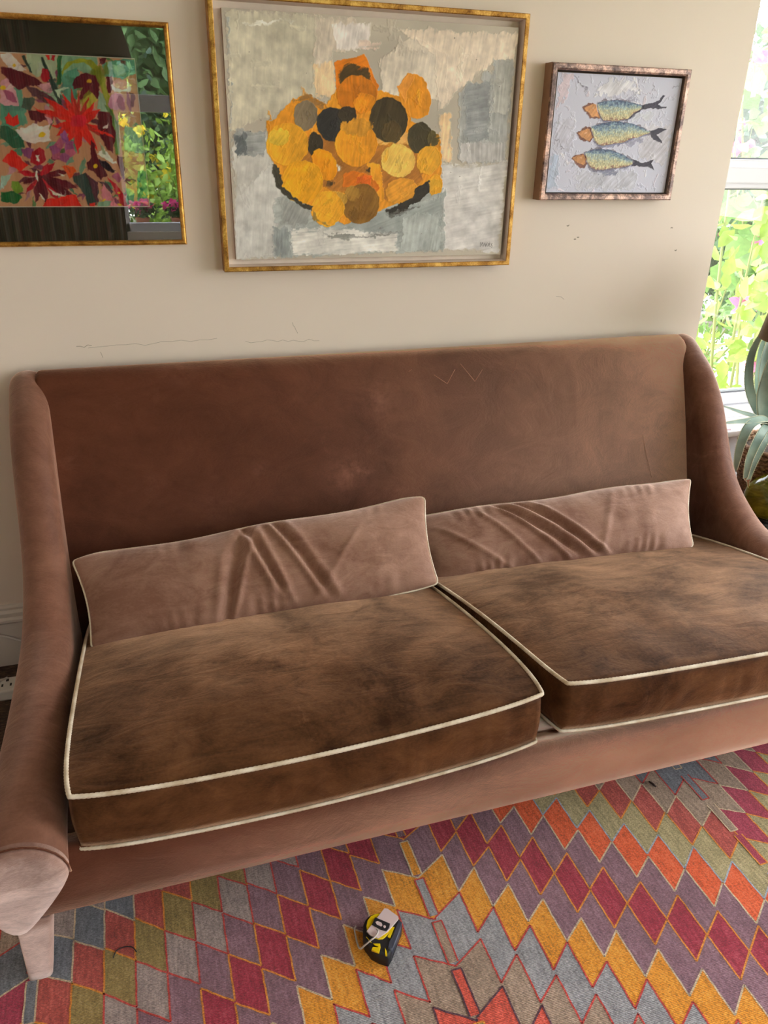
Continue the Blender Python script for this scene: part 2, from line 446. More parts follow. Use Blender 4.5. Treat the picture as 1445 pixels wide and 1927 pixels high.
# --- back: raked front face with a soft rounded top
b = MB(); rows = []
bp = [(-.30,.17),(-.315,.36),(-.285,.44),(-.255,.515),(-.205,.65),(-.155,.78),(-.118,.87),(-.098,.910),(-.082,.928),(-.060,.937),(-.045,.935),(-.034,.925),(-.030,.90),(-.030,.17)]
bp = [tuple(p) for p in bp]
NX = 60
for i in range(NX+1):
    u = -1+2*i/NX; x = XC + u*1.03; row = []
    edge = 0
    for (y, z) in bp:
        bow = -.006*math.sin(x*5+z*7)*(1 if -.29 < y < -.09 and z > .4 else 0)
        row.append((x, y + edge**2*.012*(1 if y < -.06 else 0)+bow, z - edge**2*.012*(z > .6)))
    rows.append(row)
b.grid(rows, True); b.add(rows[0], [list(range(len(bp)))]); b.add(rows[-1], [list(range(len(bp)))[::-1]])
back = b.build('backrest', v_frame, sofa); modify(back, 'SUBSURF', levels=1, render_levels=2)

for q in [[(0.8459, -0.1177, 0.8702), (0.8865, -0.1281, 0.8429)], [(0.8865, -0.1281, 0.8429), (0.9154, -0.1133, 0.8818)], [(0.9349, -0.1078, 0.8963), (0.9778, -0.1278, 0.8437)], [(0.9778, -0.1278, 0.8437), (1.0066, -0.1153, 0.8767)], [(1.1241, -0.1105, 0.8893), (1.119, -0.1164, 0.8736), (1.1063, -0.1222, 0.8583)], [(0.8776, -0.2091, 0.6296), (0.8877, -0.2039, 0.6434)], [(0.9659, -0.2255, 0.5866), (0.9813, -0.2236, 0.5917), (0.9965, -0.2229, 0.5935)], [(1.5622, -0.1979, 0.6592), (1.5725, -0.2255, 0.5865), (1.5885, -0.2549, 0.5092)], [(0.7659, -0.1125, 0.8841), (0.777, -0.1104, 0.8896)]]:      # snags and scratches in the pile of the back
    s_ = MB(); s_.tube([(p_[0], p_[1]-.0015, p_[2]) for p_ in q], .0007, 5); s_.build('scratch', plain('snagged_thread', (190, 140, 112), .8), back)
# --- front rail and seat deck
b = MB(); rows = []
rp = [(-1.085,.172),(-1.128,.172),(-1.136,.178),(-1.140,.215),(-1.142,.27),(-1.139,.31),(-1.128,.322),(-1.09,.324)]
for i in range(61):
    x = XC-1.06+2.12*i/60
    rows.append([(x, y, z) for y, z in rp])
b.grid(rows, True); b.add(rows[0], [list(range(8))]); b.add(rows[-1], [list(range(8))[::-1]])
b.build('front_rail', v_frame, sofa)
b = MB(); x0, x1 = XC-1.03, XC+1.03
b.add([(x0,-1.085,.175),(x1,-1.085,.175),(x1,-.10,.175),(x0,-.10,.175),(x0,-1.085,.318),(x1,-1.085,.318),(x1,-.10,.21),(x0,-.10,.21)],
      [(0,3,2,1),(4,5,6,7),(0,1,5,4),(1,2,6,5),(2,3,7,6),(3,0,4,7)])
b.build('seat_deck', v_frame, sofa)

# --- legs, wrapped in the lightened panel velvet
def leg(x, y, side, fwd):
    b = MB(); top = (.068, .062); bot = (.044, .044); rows = []
    for k in range(7):
        s = k/6; z = .172*(1-s); wx = top[0]+(bot[0]-top[0])*s; wy = top[1]+(bot[1]-top[1])*s
        xx = x + side*.014*s; yy = y - fwd*.008*s
        r = .010
        ring = []
        for (sx, sy) in ((1,1),(-1,1),(-1,-1),(1,-1)):
            for a in range(4):
                ang = math.atan2(sy, sx) - math.pi/4 + a*math.pi/6
                ring.append((xx+sx*(wx/2-r)+r*math.cos(ang), yy+sy*(wy/2-r)+r*math.sin(ang), z))
        rows.append(ring)
    b.grid(rows, True); b.add(rows[0], [list(range(16))]); b.add(rows[-1], [list(range(16))[::-1]])
    b.build('leg', v_panel_lit, sofa)
for sd in (-1, 1):
    leg(XC+sd*1.052, -1.104, sd, 1); leg(XC+sd*1.045, -.08, sd, 0)

# --- seat cushions: boxed, piped top and bottom
def seat_cushion(x_fl, x_fr, x_bl, x_br, z_fl, z_fr, z_bl, z_br, sag, label, seed):
    yf, yb, th = -1.138, -.315, .126
    zbot_f = (z_fl-th, z_fr-th)
    def edge(u, v):     # u 0..1 left-right, v 0..1 front-back -> x, y, ztop
        xf = x_fl+(x_fr-x_fl)*u; xb = x_bl+(x_br-x_bl)*u
        x = xf+(xb-xf)*v; y = yf+(yb-yf)*v
        zf = z_fl+(z_fr-z_fl)*u - sag*math.sin(math.pi*u)*(1-v)**2; zb = z_bl+(z_br-z_bl)*u
        return x, y, zf+(zb-zf)*v**1.6
    def rnd(u, v, w_, d_):          # round the plan corners
        return u, v
    NU, NV = 64, 52
    def plan(i, j, inset=0):
        u = i/NU; v = j/NV
        # squircle corner rounding
        a, c = 2*u-1, 2*v-1; rr = .10
        m = max(abs(a), abs(c)); k = 1 - .030*(abs(a)*abs(c))**6
        return .5+a*k/2, .5+c*k/2
    def top(i, j):
        u, v = plan(i, j); x, y, z = edge(u, v)
        a, c = 2*i/NU-1, 2*j/NV-1
        cr = .034*(1-abs(a)**2.8)**.85*(1-abs(c)**2.4)**.85*(1-.45*max(0, c+.1))
        wr = .0022*math.sin(x*38+seed+y*9)*(abs(c)**2)*(1-abs(c)**8) + .0035*mnoise.noise(Vector((x*9, y*9, seed)))*(1-abs(a)**6)*(1-abs(c)**6)
        return (x, y, z+cr+wr)
    def bot_z(u, v):
        x, y, z = edge(u, v); zz = z-th
        zr = .328+(.245-.328)*(y+1.09)/.79 if y > -1.09 else .328
        zz2 = max(zz, zr) if y > -1.12 else zz
        return x, y, zz
    b = MB()
    b.grid([[top(i, j) for i in range(NU+1)] for j in range(NV+1)])
    peri = [(i, 0) for i in range(NU)]+[(NU, j) for j in range(NV)]+[(NU-i, NV) for i in range(NU)]+[(0, NV-j) for j in range(NV)]
    rings = []
    for k in range(9):
        s = k/8; ring = []
        for (i, j) in peri:
            u, v = plan(i, j); x, y, z = edge(u, v)
            cx, cy = (x_fl+x_fr+x_bl+x_br)/4, (yf+yb)/2
            on_f = j == 0
            nx_, ny_ = (0, -1) if j == 0 else ((1, 0) if i == NU else ((0, 1) if j == NV else (-1, 0)))
            bul = .007*math.sin(math.pi*s) + (.0016*math.sin(x*95+seed*3+math.sin(x*31)*2)*math.sin(math.pi*s) if on_f else 0)
            thl = th-(.01*(1-v))*0
            ring.append((x+nx_*bul*(1 if 0 < v < 1 else .6), y+ny_*bul, z-thl*s))
        rings.append(ring)
    b.grid(rings, True)
    bt = rings[-1]; b.add(bt, [list(range(len(bt)))])
    o = b.build('seat_cushion', v_seat)
    tag(o, label, 'cushion', 'seat cushions on the sofa')
    for k, nm in ((0, 'upper'), (8, 'lower')):
        pts = rings[k]; dense = []
        m = len(pts)
        # resample densely so the twist of the cord shows
        P = [np.array(p) for p in pts]+[np.array(pts[0])]
        seglen = [np.linalg.norm(P[i+1]-P[i]) for i in range(m)]; tot = sum(seglen); N = int(tot/.0022)
        cum = np.concatenate([[0], np.cumsum(seglen)]); A = np.array(P)
        s_ = np.linspace(0, tot, N, endpoint=False)
        pp = np.stack([np.interp(s_, cum, A[:, d]) for d in range(3)], 1)
        cxy = pp.mean(0)
        out = pp.copy(); dz = .001 if k == 0 else -.001
        # nudge outwards
        for i in range(len(out)):
            tvec = pp[(i+3) % N]-pp[i-3]; nvec = np.array([tvec[1], -tvec[0], 0]); nvec /= np.linalg.norm(nvec)+1e-9
            out[i] += nvec*.0030+np.array([0, 0, dz])
        t = MB(); t.tube([tuple(p) for p in out], .0043 if k == 0 else .0036, 12, closed=True, twist=2*math.pi/.0085*1.0, lobes=3)
        po = t.build('piping', m_pipe, o); po['label'] = 'cream twisted cord piping'
    return o
seat_cushion(-.216, .738, -.198, .695, .446, .468, .322, .330, .020,
             'left seat cushion of the brown velvet sofa, cream piped, smooth front edge', 1.0)
seat_cushion(.772, 1.706, .712, 1.690, .482, .462, .335, .322, .004,
             'right seat cushion of the brown velvet sofa, cream piped, gathered front edge', 4.0)

# --- long lumbar pillows
def pillow(TL, TR, BL, BR, thick, label, seed, folds):
    TL, TR, BL, BR = [Vector(p) for p in (TL, TR, BL, BR)]
    NU, NV = 150, 46
    nrm = (TR-TL).cross(BL-TL).normalized()
    if nrm.y > 0: nrm = -nrm      # towards the room
    L = (TR-TL).length; H = (TL-BL).length
    def pos(u, v):   # u,v in -1..1
        a, c = (u+1)/2, (v+1)/2
        # corners poke out a little, sides pull in
        k = 1-.030*(1-u*u)*abs(v)*0
        p = (BL*(1-a)+BR*a)*(1-c)+(TL*(1-a)+TR*a)*c
        ctr = (TL+TR+BL+BR)/4
        ex = (TR-TL).normalized(); ez = (TL-BL).normalized()
        p = p - ex*u*(.016*(1-v**2)**1.2)*(abs(u)**3) - ez*v*(.010*(1-u**8))*(abs(v)**3)
        cr = max(0, (abs(u)*abs(v))-.80)/.20
        p = p - ex*u*.016*cr**2 - ez*v*.014*cr**2
        p = p + ez*.004*math.sin(u*7+seed)*abs(v)
        return p
    def t(u, v):
        return thick*(1-abs(u)**5)**.62*(1-abs(v)**2.6)**.62
    def crease(u, v):
        s = 0
        for (u0, slope, wd, amp, v0, v1) in folds:
            d = (u-u0-slope*v)/wd
            m = max(0, min(1, (v-v0)/.3))*max(0, min(1, (v1-v)/.3))
            s += amp*math.exp(-d*d)*m
        s += .0048*math.sin(u*58+seed+4*math.sin(u*11))*max(0, abs(v)-.35)**1.5*2*(1-abs(v)**12)*(.6+.6*math.sin(u*5+seed*2))
        s += .0052*mnoise.noise(Vector((u*7, v*2.5, seed)))*(1-v*v)*(1-u*u)
        return s
    b = MB()
    for sgn in (1, -1):
        rows = []
        for j in range(NV+1):
            v = -1+2*j/NV; row = []
            for i in range(NU+1):
                u = -1+2*i/NU
                row.append(tuple(pos(u, v)+nrm*(sgn*t(u, v)+(crease(u, v)*(1-u**10)*(1-v**10) if sgn > 0 else 0))))
            rows.append(row)
        b.grid(rows, flip=(sgn < 0))
    o = b.build('pillow', v_pillow); tag(o, label, 'cushion', 'lumbar pillows on the sofa')
    peri = [(-1+2*i/NU, -1) for i in range(NU)]+[(1, -1+2*j/NV) for j in range(NV)]+[(1-2*i/NU, 1) for i in range(NU)]+[(-1, 1-2*j/NV) for j in range(NV)]
    P = [np.array(pos(u, v)) for u, v in peri]; P.append(P[0]); A = np.array(P)
    sl = np.linalg.norm(A[1:]-A[:-1], axis=1); cum = np.concatenate([[0], np.cumsum(sl)]); N = int(cum[-1]/.003)
    s_ = np.linspace(0, cum[-1], N, endpoint=False)
    pp = np.stack([np.interp(s_, cum, A[:, d]) for d in range(3)], 1)
    for _ in range(4): pp = (np.roll(pp, 1, 0)+pp*2+np.roll(pp, -1, 0))/4
    tb = MB(); tb.tube([tuple(p) for p in pp], .0026, 8, closed=True, twist=2*math.pi/.008, lobes=3)
    po = tb.build('piping', m_pipe, o); po['label'] = 'thin cream cord piping'
    return o
pillow((-.226,-.36,.527), (.738,-.37,.598), (-.190,-.580,.366), (.712,-.585,.407), .046,
       'left long velvet pillow, creased in the middle, overlapping the other pillow', 1.3,
       [(-.18,.10,.030,-.012,-1.2,1.1),(-.12,.12,.022,.009,-1.2,1.1),(-.03,-.10,.018,.010,-.7,1.2),(0.01,-.10,.018,-.012,-.6,1.2),(.05,-.08,.02,.008,-1.1,.9),(.17,-.14,.018,.009,-.9,1.2),(.21,-.15,.02,-.011,-.9,1.2),(.27,-.14,.022,.006,-1,1.1),(.45,.25,.02,.004,-1,.6),(-.25,.08,.03,.006,-1.2,.6)])
pillow((.68,-.315,.508), (1.665,-.35,.548), (.735,-.50,.345), (1.565,-.545,.385), .050,
       'right long velvet pillow, between the other pillow and the right arm', 5.1,
       [(-.22,-.26,.020,.010,-1,1),(-.16,-.30,.020,-.012,-.8,1.1),(-.08,-.30,.022,.010,-1,1.1),(-.02,-.30,.020,-.013,-.9,1.2),(.05,-.28,.022,.009,-1.1,1.2),(-.40,-.20,.020,.006,-1,.9),(.3,.1,.03,.004,-1,1),(-.7,-.3,.03,.006,-1,.6)])

# ------------------------------------------------------------------ outlines of the brush strokes and of the tape measure, in metres
FRUIT = [([(0.2943,1.7853),(0.5276,1.7889),(0.5247,1.6122),(0.3808,1.5538),(0.2883,1.519)],(193,187,168),2,85,0.3),([(0.2943,1.5191),(0.4594,1.5005),(0.4554,1.3681),(0.3843,1.2044),(0.2808,1.2065)],(186,184,178),2,80,0.4),([(0.5155,1.7832),(0.6255,1.7843),(0.6195,1.717),(0.5633,1.7091),(0.5505,1.6666),(0.5062,1.6223)],(206,194,178),2,80,0.5),([(0.5577,1.7679),(0.663,1.7787),(0.651,1.7237),(0.6007,1.7082),(0.5696,1.7172)],(219,211,205),2,80,0.5),([(0.6833,1.6988),(0.7788,1.7563),(0.8734,1.7181),(0.8798,1.6072),(0.7844,1.6098),(0.6912,1.6178)],(209,198,182),2,80,0.5),([(0.733,1.7696),(1.0822,1.7772),(1.0749,1.7105),(1.0116,1.7077),(0.9195,1.6369),(0.8539,1.5779),(0.8402,1.7111)],(216,201,183),2,80,0.5),([(0.9245,1.4554),(0.9133,1.6253),(0.9391,1.6545),(0.9809,1.656),(0.9786,1.6841),(1.0135,1.6855),(1.0113,1.7105),(1.0746,1.7133),(1.0707,1.4572)],(158,160,158),2.2,92,0.9),([(0.9291,1.6485),(1.0089,1.6571),(1.0143,1.5112),(0.9387,1.5098)],(138,141,142),2.5,10,1),([(0.9249,1.5036),(1.0654,1.5122),(1.0707,1.4572),(0.928,1.4554)],(172,170,168),2.2,92,0.9),([(1.0113,1.7105),(1.0746,1.7133),(1.0659,1.5838),(1.0118,1.5823)],(168,168,162),2.5,88,0.9),([(0.2948,1.5273),(0.3824,1.5211),(0.3767,1.4643),(0.3029,1.4643)],(150,153,152),3,5,1),([(0.2939,1.5137),(0.3268,1.5089),(0.3211,1.4618),(0.2997,1.4615)],(95,100,102),4,50,1),([(0.8677,1.4487),(1.0778,1.4604),(1.071,1.2077),(0.8875,1.2209)],(196,193,190),2,10,0.5),([(0.2905,1.362),(0.3947,1.4487),(0.4431,1.3857),(0.4043,1.2103),(0.2841,1.2095)],(196,195,190),2,85,0.4),([(0.3911,1.365),(0.4427,1.3739),(0.8851,1.3937),(0.8951,1.2175),(0.4042,1.2071),(0.3945,1.2905)],(160,165,161),2,15,0.7),([(0.4104,1.368),(0.5002,1.3261),(0.4795,1.2897),(0.4139,1.2903)],(150,152,148),2.5,60,1),([(0.4331,1.2779),(0.5194,1.2863),(0.7472,1.2716),(0.7523,1.2167),(0.4441,1.2108)],(208,206,199),2.4,5,0.8),([(0.5599,1.3014),(0.7106,1.3254),(0.8652,1.3626),(0.8926,1.3876),(0.8838,1.2863),(0.783,1.268),(0.6558,1.2725)],(150,156,153),2,20,0.6),([(0.7601,1.3126),(0.8744,1.3247),(0.88,1.221),(0.7559,1.2166)],(166,172,168),2,80,0.6),([(0.388,1.2905),(0.4335,1.2901),(0.4374,1.2096),(0.3846,1.2107)],(140,146,145),3,85,1),([(0.5058,1.2741),(0.6558,1.263),(0.7899,1.2775),(0.6839,1.2564),(0.5868,1.2513)],(128,128,122),2.4,3,1),([(0.2959,1.7757),(0.3038,1.7762),(0.2773,1.2127),(0.2859,1.2064),(0.2773,1.2127)],(160,164,160),2.4,88,1),([(0.3269,1.7628),(0.4675,1.7755),(0.4613,1.7677),(0.3263,1.753)],(205,203,192),3,5,1),([(0.6257,1.7355),(0.6922,1.7362),(0.6893,1.7202),(0.6196,1.7144)],(188,172,160),2.6,5,1),([(0.5074,1.6806),(0.5632,1.6935),(0.5688,1.6028),(0.512,1.601)],(214,188,150),2.5,85,0.7),([(0.8539,1.5779),(0.895,1.5848),(0.903,1.4551),(0.8674,1.4547)],(214,185,145),2.5,85,0.8),([(0.3804,1.5457),(0.3989,1.5478),(0.453,1.5991),(0.4873,1.6109),(0.5433,1.5911),(0.5689,1.6245),(0.6845,1.6259),(0.7709,1.6094),(0.7797,1.553),(0.8672,1.5231),(0.8793,1.3937),(0.8359,1.375),(0.7104,1.3347),(0.5869,1.2919),(0.5003,1.3322),(0.4111,1.3856),(0.3861,1.4656)],(228,152,42),1.2,70,0.7),([(0.4594,1.5005),(0.5233,1.5242),(0.6535,1.4927),(0.7883,1.5069),(0.8271,1.4118),(0.724,1.3501),(0.5605,1.3742),(0.4705,1.444)],(170,110,45),2.5,40,1),([(0.6663,1.5274),(0.7874,1.5301),(0.7887,1.4952),(0.6801,1.4932)],(235,170,95),2,30,1),([(0.5663,1.6857),(0.6449,1.7087),(0.6591,1.6844),(0.6857,1.6341),(0.6783,1.6119),(0.5689,1.6191)],(229,130,28),0.8,20,0.5),([(0.5787,1.6677),(0.6039,1.6858),(0.6515,1.6787),(0.6679,1.6498),(0.6519,1.6383),(0.5817,1.6412)],(78,62,34),2,30,0.9),([(0.6834,1.6165),(0.678,1.5961),(0.6623,1.5794),(0.6393,1.5697),(0.6139,1.569),(0.5911,1.5773),(0.5755,1.593),(0.5701,1.6127),(0.5758,1.6326),(0.5913,1.6489),(0.6137,1.6584),(0.6386,1.6594),(0.6614,1.6515),(0.6774,1.6362)],(206,122,26),0.6,95,0.9),([(0.6772,1.5953),(0.6743,1.5843),(0.6656,1.5753),(0.6531,1.5701),(0.6391,1.5697),(0.6266,1.5742),(0.6179,1.5826),(0.6148,1.5933),(0.6179,1.6041),(0.6264,1.613),(0.6388,1.6182),(0.6526,1.6187),(0.6651,1.6143),(0.6739,1.606)],(226,142,30),1,60,0.8),([(0.8311,1.6234),(0.8331,1.5982),(0.8261,1.5763),(0.8112,1.5622),(0.7916,1.5587),(0.7713,1.5667),(0.7544,1.5842),(0.7443,1.6077),(0.7427,1.6324),(0.7499,1.6537),(0.7644,1.6674),(0.7835,1.6709),(0.8034,1.6636),(0.8204,1.6467)],(232,152,40),0.8,100,0.6),([(0.7368,1.636),(0.7622,1.6698),(0.7822,1.6651),(0.7579,1.5977)],(236,150,60),1.4,80,0.5),([(0.4528,1.5937),(0.4811,1.6107),(0.5434,1.5966),(0.5368,1.5745),(0.493,1.5895)],(150,110,60),3,20,1),([(0.5201,1.5619),(0.5164,1.5455),(0.5067,1.5321),(0.4928,1.5245),(0.4776,1.5242),(0.4642,1.5312),(0.4552,1.544),(0.4524,1.5601),(0.4562,1.5762),(0.4659,1.5893),(0.4795,1.5969),(0.4945,1.5973),(0.5079,1.5906),(0.517,1.578)],(134,118,94),0.6,60,0.5),([(0.6026,1.5446),(0.5982,1.5259),(0.5859,1.5107),(0.5681,1.502),(0.5486,1.5016),(0.5311,1.5096),(0.5193,1.5242),(0.5153,1.5425),(0.5199,1.5608),(0.5321,1.5757),(0.5495,1.5842),(0.5687,1.5848),(0.5861,1.5772),(0.5983,1.5629)],(54,52,50),0.7,40,0.5),([(0.6272,1.5648),(0.6243,1.5546),(0.616,1.5462),(0.6041,1.5413),(0.5908,1.541),(0.5789,1.5452),(0.5707,1.5532),(0.5679,1.5632),(0.5708,1.5734),(0.5791,1.5817),(0.5909,1.5865),(0.604,1.5869),(0.6159,1.5828),(0.6242,1.5749)],(64,55,42),1,20,0.7),([(0.5318,1.4951),(0.5294,1.4818),(0.5232,1.4709),(0.5143,1.4648),(0.5046,1.4647),(0.4959,1.4705),(0.4901,1.4811),(0.4883,1.4943),(0.4908,1.5075),(0.497,1.5182),(0.5058,1.5242),(0.5154,1.5244),(0.524,1.5188),(0.5298,1.5083)],(62,54,40),0.8,80,0.5),([(0.77,1.5596),(0.7652,1.5351),(0.75,1.5151),(0.7275,1.5036),(0.7023,1.5032),(0.6796,1.5136),(0.6638,1.5328),(0.658,1.5567),(0.6632,1.5807),(0.6782,1.6001),(0.7001,1.6113),(0.7247,1.6121),(0.7474,1.6022),(0.7636,1.5836)],(70,59,38),0.5,75,0.8),([(0.7554,1.5294),(0.7528,1.5168),(0.7446,1.5066),(0.7325,1.5007),(0.719,1.5005),(0.7067,1.5058),(0.6981,1.5157),(0.6949,1.5281),(0.6976,1.5405),(0.7057,1.5506),(0.7177,1.5564),(0.731,1.5567),(0.7433,1.5516),(0.752,1.5418)],(88,72,42),1.2,60,0.8),([(0.8425,1.5167),(0.8396,1.4988),(0.8299,1.4842),(0.8151,1.476),(0.7985,1.4757),(0.7832,1.4835),(0.7724,1.4976),(0.7681,1.5152),(0.7712,1.5329),(0.7808,1.5471),(0.7953,1.5552),(0.8117,1.5557),(0.8269,1.5482),(0.8379,1.5344)],(74,66,44),0.7,60,0.6),([(0.8664,1.5131),(0.8649,1.5049),(0.8598,1.4982),(0.8521,1.4944),(0.8434,1.4942),(0.8354,1.4978),(0.8297,1.5042),(0.8274,1.5123),(0.8289,1.5205),(0.834,1.5271),(0.8416,1.5309),(0.8502,1.5311),(0.8582,1.5276),(0.864,1.5212)],(86,76,42),2,20,0.8),([(0.4934,1.4944),(0.4871,1.4717),(0.4703,1.4532),(0.4465,1.4427),(0.4205,1.4424),(0.3977,1.4522),(0.3826,1.4701),(0.378,1.4923),(0.3846,1.5145),(0.4011,1.5325),(0.4243,1.5428),(0.4497,1.5434),(0.4725,1.5342),(0.4881,1.5167)],(236,168,44),0.6,60,0.7),([(0.444,1.5114),(0.4409,1.5016),(0.4328,1.4937),(0.4213,1.4892),(0.4088,1.4889),(0.3978,1.4931),(0.3904,1.5007),(0.388,1.5102),(0.3912,1.5199),(0.3992,1.5277),(0.4105,1.5322),(0.4229,1.5325),(0.434,1.5285),(0.4415,1.521)],(243,184,62),1.5,50,0.8),([(0.6847,1.4979),(0.679,1.4731),(0.6622,1.4529),(0.6375,1.4415),(0.6103,1.4412),(0.5859,1.4519),(0.5692,1.4714),(0.5635,1.4957),(0.5696,1.5199),(0.5862,1.5395),(0.6101,1.5507),(0.6368,1.5514),(0.6611,1.5413),(0.6783,1.5223)],(235,156,38),0.5,85,0.8),([(0.6728,1.539),(0.6684,1.5277),(0.6556,1.5185),(0.6371,1.5132),(0.6166,1.5128),(0.5983,1.5173),(0.5857,1.5259),(0.5812,1.5368),(0.5857,1.5478),(0.5983,1.5569),(0.6165,1.5622),(0.6368,1.5628),(0.6552,1.5584),(0.668,1.5499)],(200,140,45),2,80,0.8),([(0.5647,1.4573),(0.5706,1.439),(0.5695,1.4218),(0.5614,1.409),(0.5481,1.4033),(0.5322,1.406),(0.5169,1.4163),(0.5054,1.4321),(0.4998,1.4503),(0.5011,1.4673),(0.5091,1.4797),(0.5221,1.4853),(0.5377,1.4829),(0.5529,1.473)],(236,152,22),1,80,0.5),([(0.6539,1.452),(0.6943,1.4525),(0.7066,1.3501),(0.6823,1.3563)],(226,152,40),1.5,85,0.8),([(0.7943,1.4585),(0.7899,1.4393),(0.7762,1.4236),(0.7559,1.4148),(0.7331,1.4147),(0.7125,1.4231),(0.6982,1.4383),(0.6929,1.4572),(0.6975,1.4761),(0.711,1.4914),(0.7309,1.5),(0.7532,1.5005),(0.7738,1.4925),(0.7885,1.4775)],(242,196,96),0.9,60,0.8),([(0.6974,1.4702),(0.7204,1.4998),(0.708,1.4468)],(238,170,60),2,80,0.5),([(0.8669,1.45),(0.8575,1.4351),(0.843,1.4253),(0.8263,1.4224),(0.8108,1.4271),(0.7996,1.4383),(0.7948,1.4537),(0.7974,1.4704),(0.8067,1.4849),(0.821,1.4946),(0.8375,1.4976),(0.8529,1.4931),(0.8642,1.4822),(0.8693,1.4668)],(236,172,52),0.8,60,0.8),([(0.5285,1.3852),(0.5134,1.3642),(0.49,1.351),(0.4633,1.3484),(0.4386,1.3567),(0.4209,1.3742),(0.4135,1.3972),(0.4179,1.4212),(0.4329,1.4416),(0.4556,1.4545),(0.4817,1.4574),(0.5063,1.4496),(0.5244,1.4327),(0.5324,1.4097)],(236,166,32),0.7,55,0.7),([(0.5806,1.3922),(0.5873,1.4219),(0.6273,1.4329),(0.6542,1.4225),(0.6954,1.3928),(0.6821,1.3685)],(222,122,30),1.2,30,0.6),([(0.624,1.4193),(0.6677,1.4196),(0.6681,1.3957),(0.6274,1.4014)],(234,112,34),1.2,30,0.6),([(0.6473,1.4372),(0.6641,1.4403),(0.6623,1.4196),(0.6474,1.4224)],(50,44,36),2,80,0.5),([(0.5677,1.4451),(0.5874,1.4424),(0.584,1.4248),(0.5676,1.4305)],(228,220,210),2,80,0.5),([(0.6921,1.3385),(0.6825,1.3161),(0.6639,1.2998),(0.6401,1.293),(0.616,1.297),(0.5964,1.311),(0.5853,1.3319),(0.5846,1.3556),(0.5943,1.3774),(0.6125,1.3932),(0.6357,1.4),(0.6595,1.3965),(0.6792,1.3831),(0.6909,1.3624)],(138,98,40),0.6,60,0.7),([(0.6377,1.3744),(0.6354,1.3666),(0.6288,1.3602),(0.6194,1.3567),(0.6088,1.3567),(0.5994,1.3602),(0.5928,1.3665),(0.5905,1.3743),(0.5929,1.3821),(0.5994,1.3884),(0.6088,1.3919),(0.6192,1.392),(0.6287,1.3885),(0.6353,1.3823)],(158,118,50),2,60,0.8),([(0.8002,1.3945),(0.8019,1.3793),(0.7943,1.3641),(0.7786,1.3519),(0.7582,1.3453),(0.7372,1.3456),(0.7197,1.3526),(0.7092,1.3649),(0.7078,1.38),(0.7155,1.395),(0.7309,1.4069),(0.751,1.4135),(0.7718,1.4134),(0.7894,1.4067)],(229,158,54),0.8,30,0.8),([(0.8806,1.3968),(0.8789,1.3839),(0.8727,1.3735),(0.8632,1.3677),(0.8523,1.3677),(0.8423,1.3734),(0.835,1.3837),(0.832,1.3965),(0.8338,1.4093),(0.84,1.4196),(0.8494,1.4253),(0.8602,1.4254),(0.8702,1.4198),(0.8775,1.4096)],(230,166,44),1.2,60,0.6),([(0.8345,1.4058),(0.8769,1.4122),(0.8793,1.3937),(0.8359,1.375)],(232,170,50),1.5,80,0.5),([(0.6006,1.3562),(0.5966,1.3457),(0.5853,1.3373),(0.5691,1.3326),(0.5512,1.3326),(0.5352,1.3374),(0.5243,1.3458),(0.5205,1.3562),(0.5246,1.3666),(0.5357,1.3749),(0.5517,1.3796),(0.5694,1.3797),(0.5854,1.3751),(0.5966,1.3667)],(196,150,60),1.2,60,0.8),([(0.5901,1.3236),(0.5796,1.3052),(0.5618,1.2927),(0.5404,1.2888),(0.5197,1.2941),(0.5039,1.3074),(0.4961,1.3261),(0.4976,1.3464),(0.5081,1.3644),(0.5255,1.3765),(0.5464,1.3806),(0.5669,1.3757),(0.5829,1.3627),(0.5913,1.3441)],(236,168,44),0.9,50,0.8),([(0.5003,1.3322),(0.5196,1.3017),(0.5598,1.286),(0.5328,1.2893),(0.4998,1.3079)],(150,120,60),2,80,0.5),([(0.3913,1.443),(0.4131,1.4376),(0.419,1.3914),(0.4681,1.3562),(0.5004,1.3382),(0.4949,1.3262),(0.4421,1.3562),(0.4017,1.3884)],(66,62,52),1.4,40,0.7),([(0.7071,1.3285),(0.7868,1.3612),(0.7964,1.3872),(0.8379,1.4088),(0.8396,1.3719),(0.7946,1.3426),(0.725,1.3097)],(52,48,42),1.6,20,0.9),([(0.7107,1.3222),(0.8371,1.35),(0.7251,1.3034)],(100,100,95),4,10,1),([(0.5627,1.3981),(0.5615,1.3945),(0.5581,1.3916),(0.5534,1.3899),(0.5481,1.3899),(0.5433,1.3915),(0.5401,1.3944),(0.5389,1.3979),(0.5402,1.4015),(0.5435,1.4044),(0.5482,1.4061),(0.5535,1.4061),(0.5583,1.4045),(0.5615,1.4017)],(70,56,34),2,80,0.6)]
SIGNATURE = [[(1.0092,1.2269),(1.0098,1.2389),(1.0135,1.2309),(1.0159,1.2389),(1.0184,1.2268)], [(1.0199,1.2268),(1.0221,1.2374),(1.0261,1.2267)], [(1.0267,1.2374),(1.0284,1.2266)], [(1.032,1.2386),(1.0279,1.232),(1.0338,1.2265)], [(1.0353,1.2359),(1.0343,1.2292),(1.0375,1.2285),(1.0377,1.2352),(1.0353,1.2359)], [(1.038,1.2399),(1.04,1.2264),(1.043,1.2271)], [(1.0438,1.2358),(1.0445,1.2277)], [(1.0476,1.2357),(1.0448,1.2331),(1.0482,1.229),(1.0464,1.2236)]]
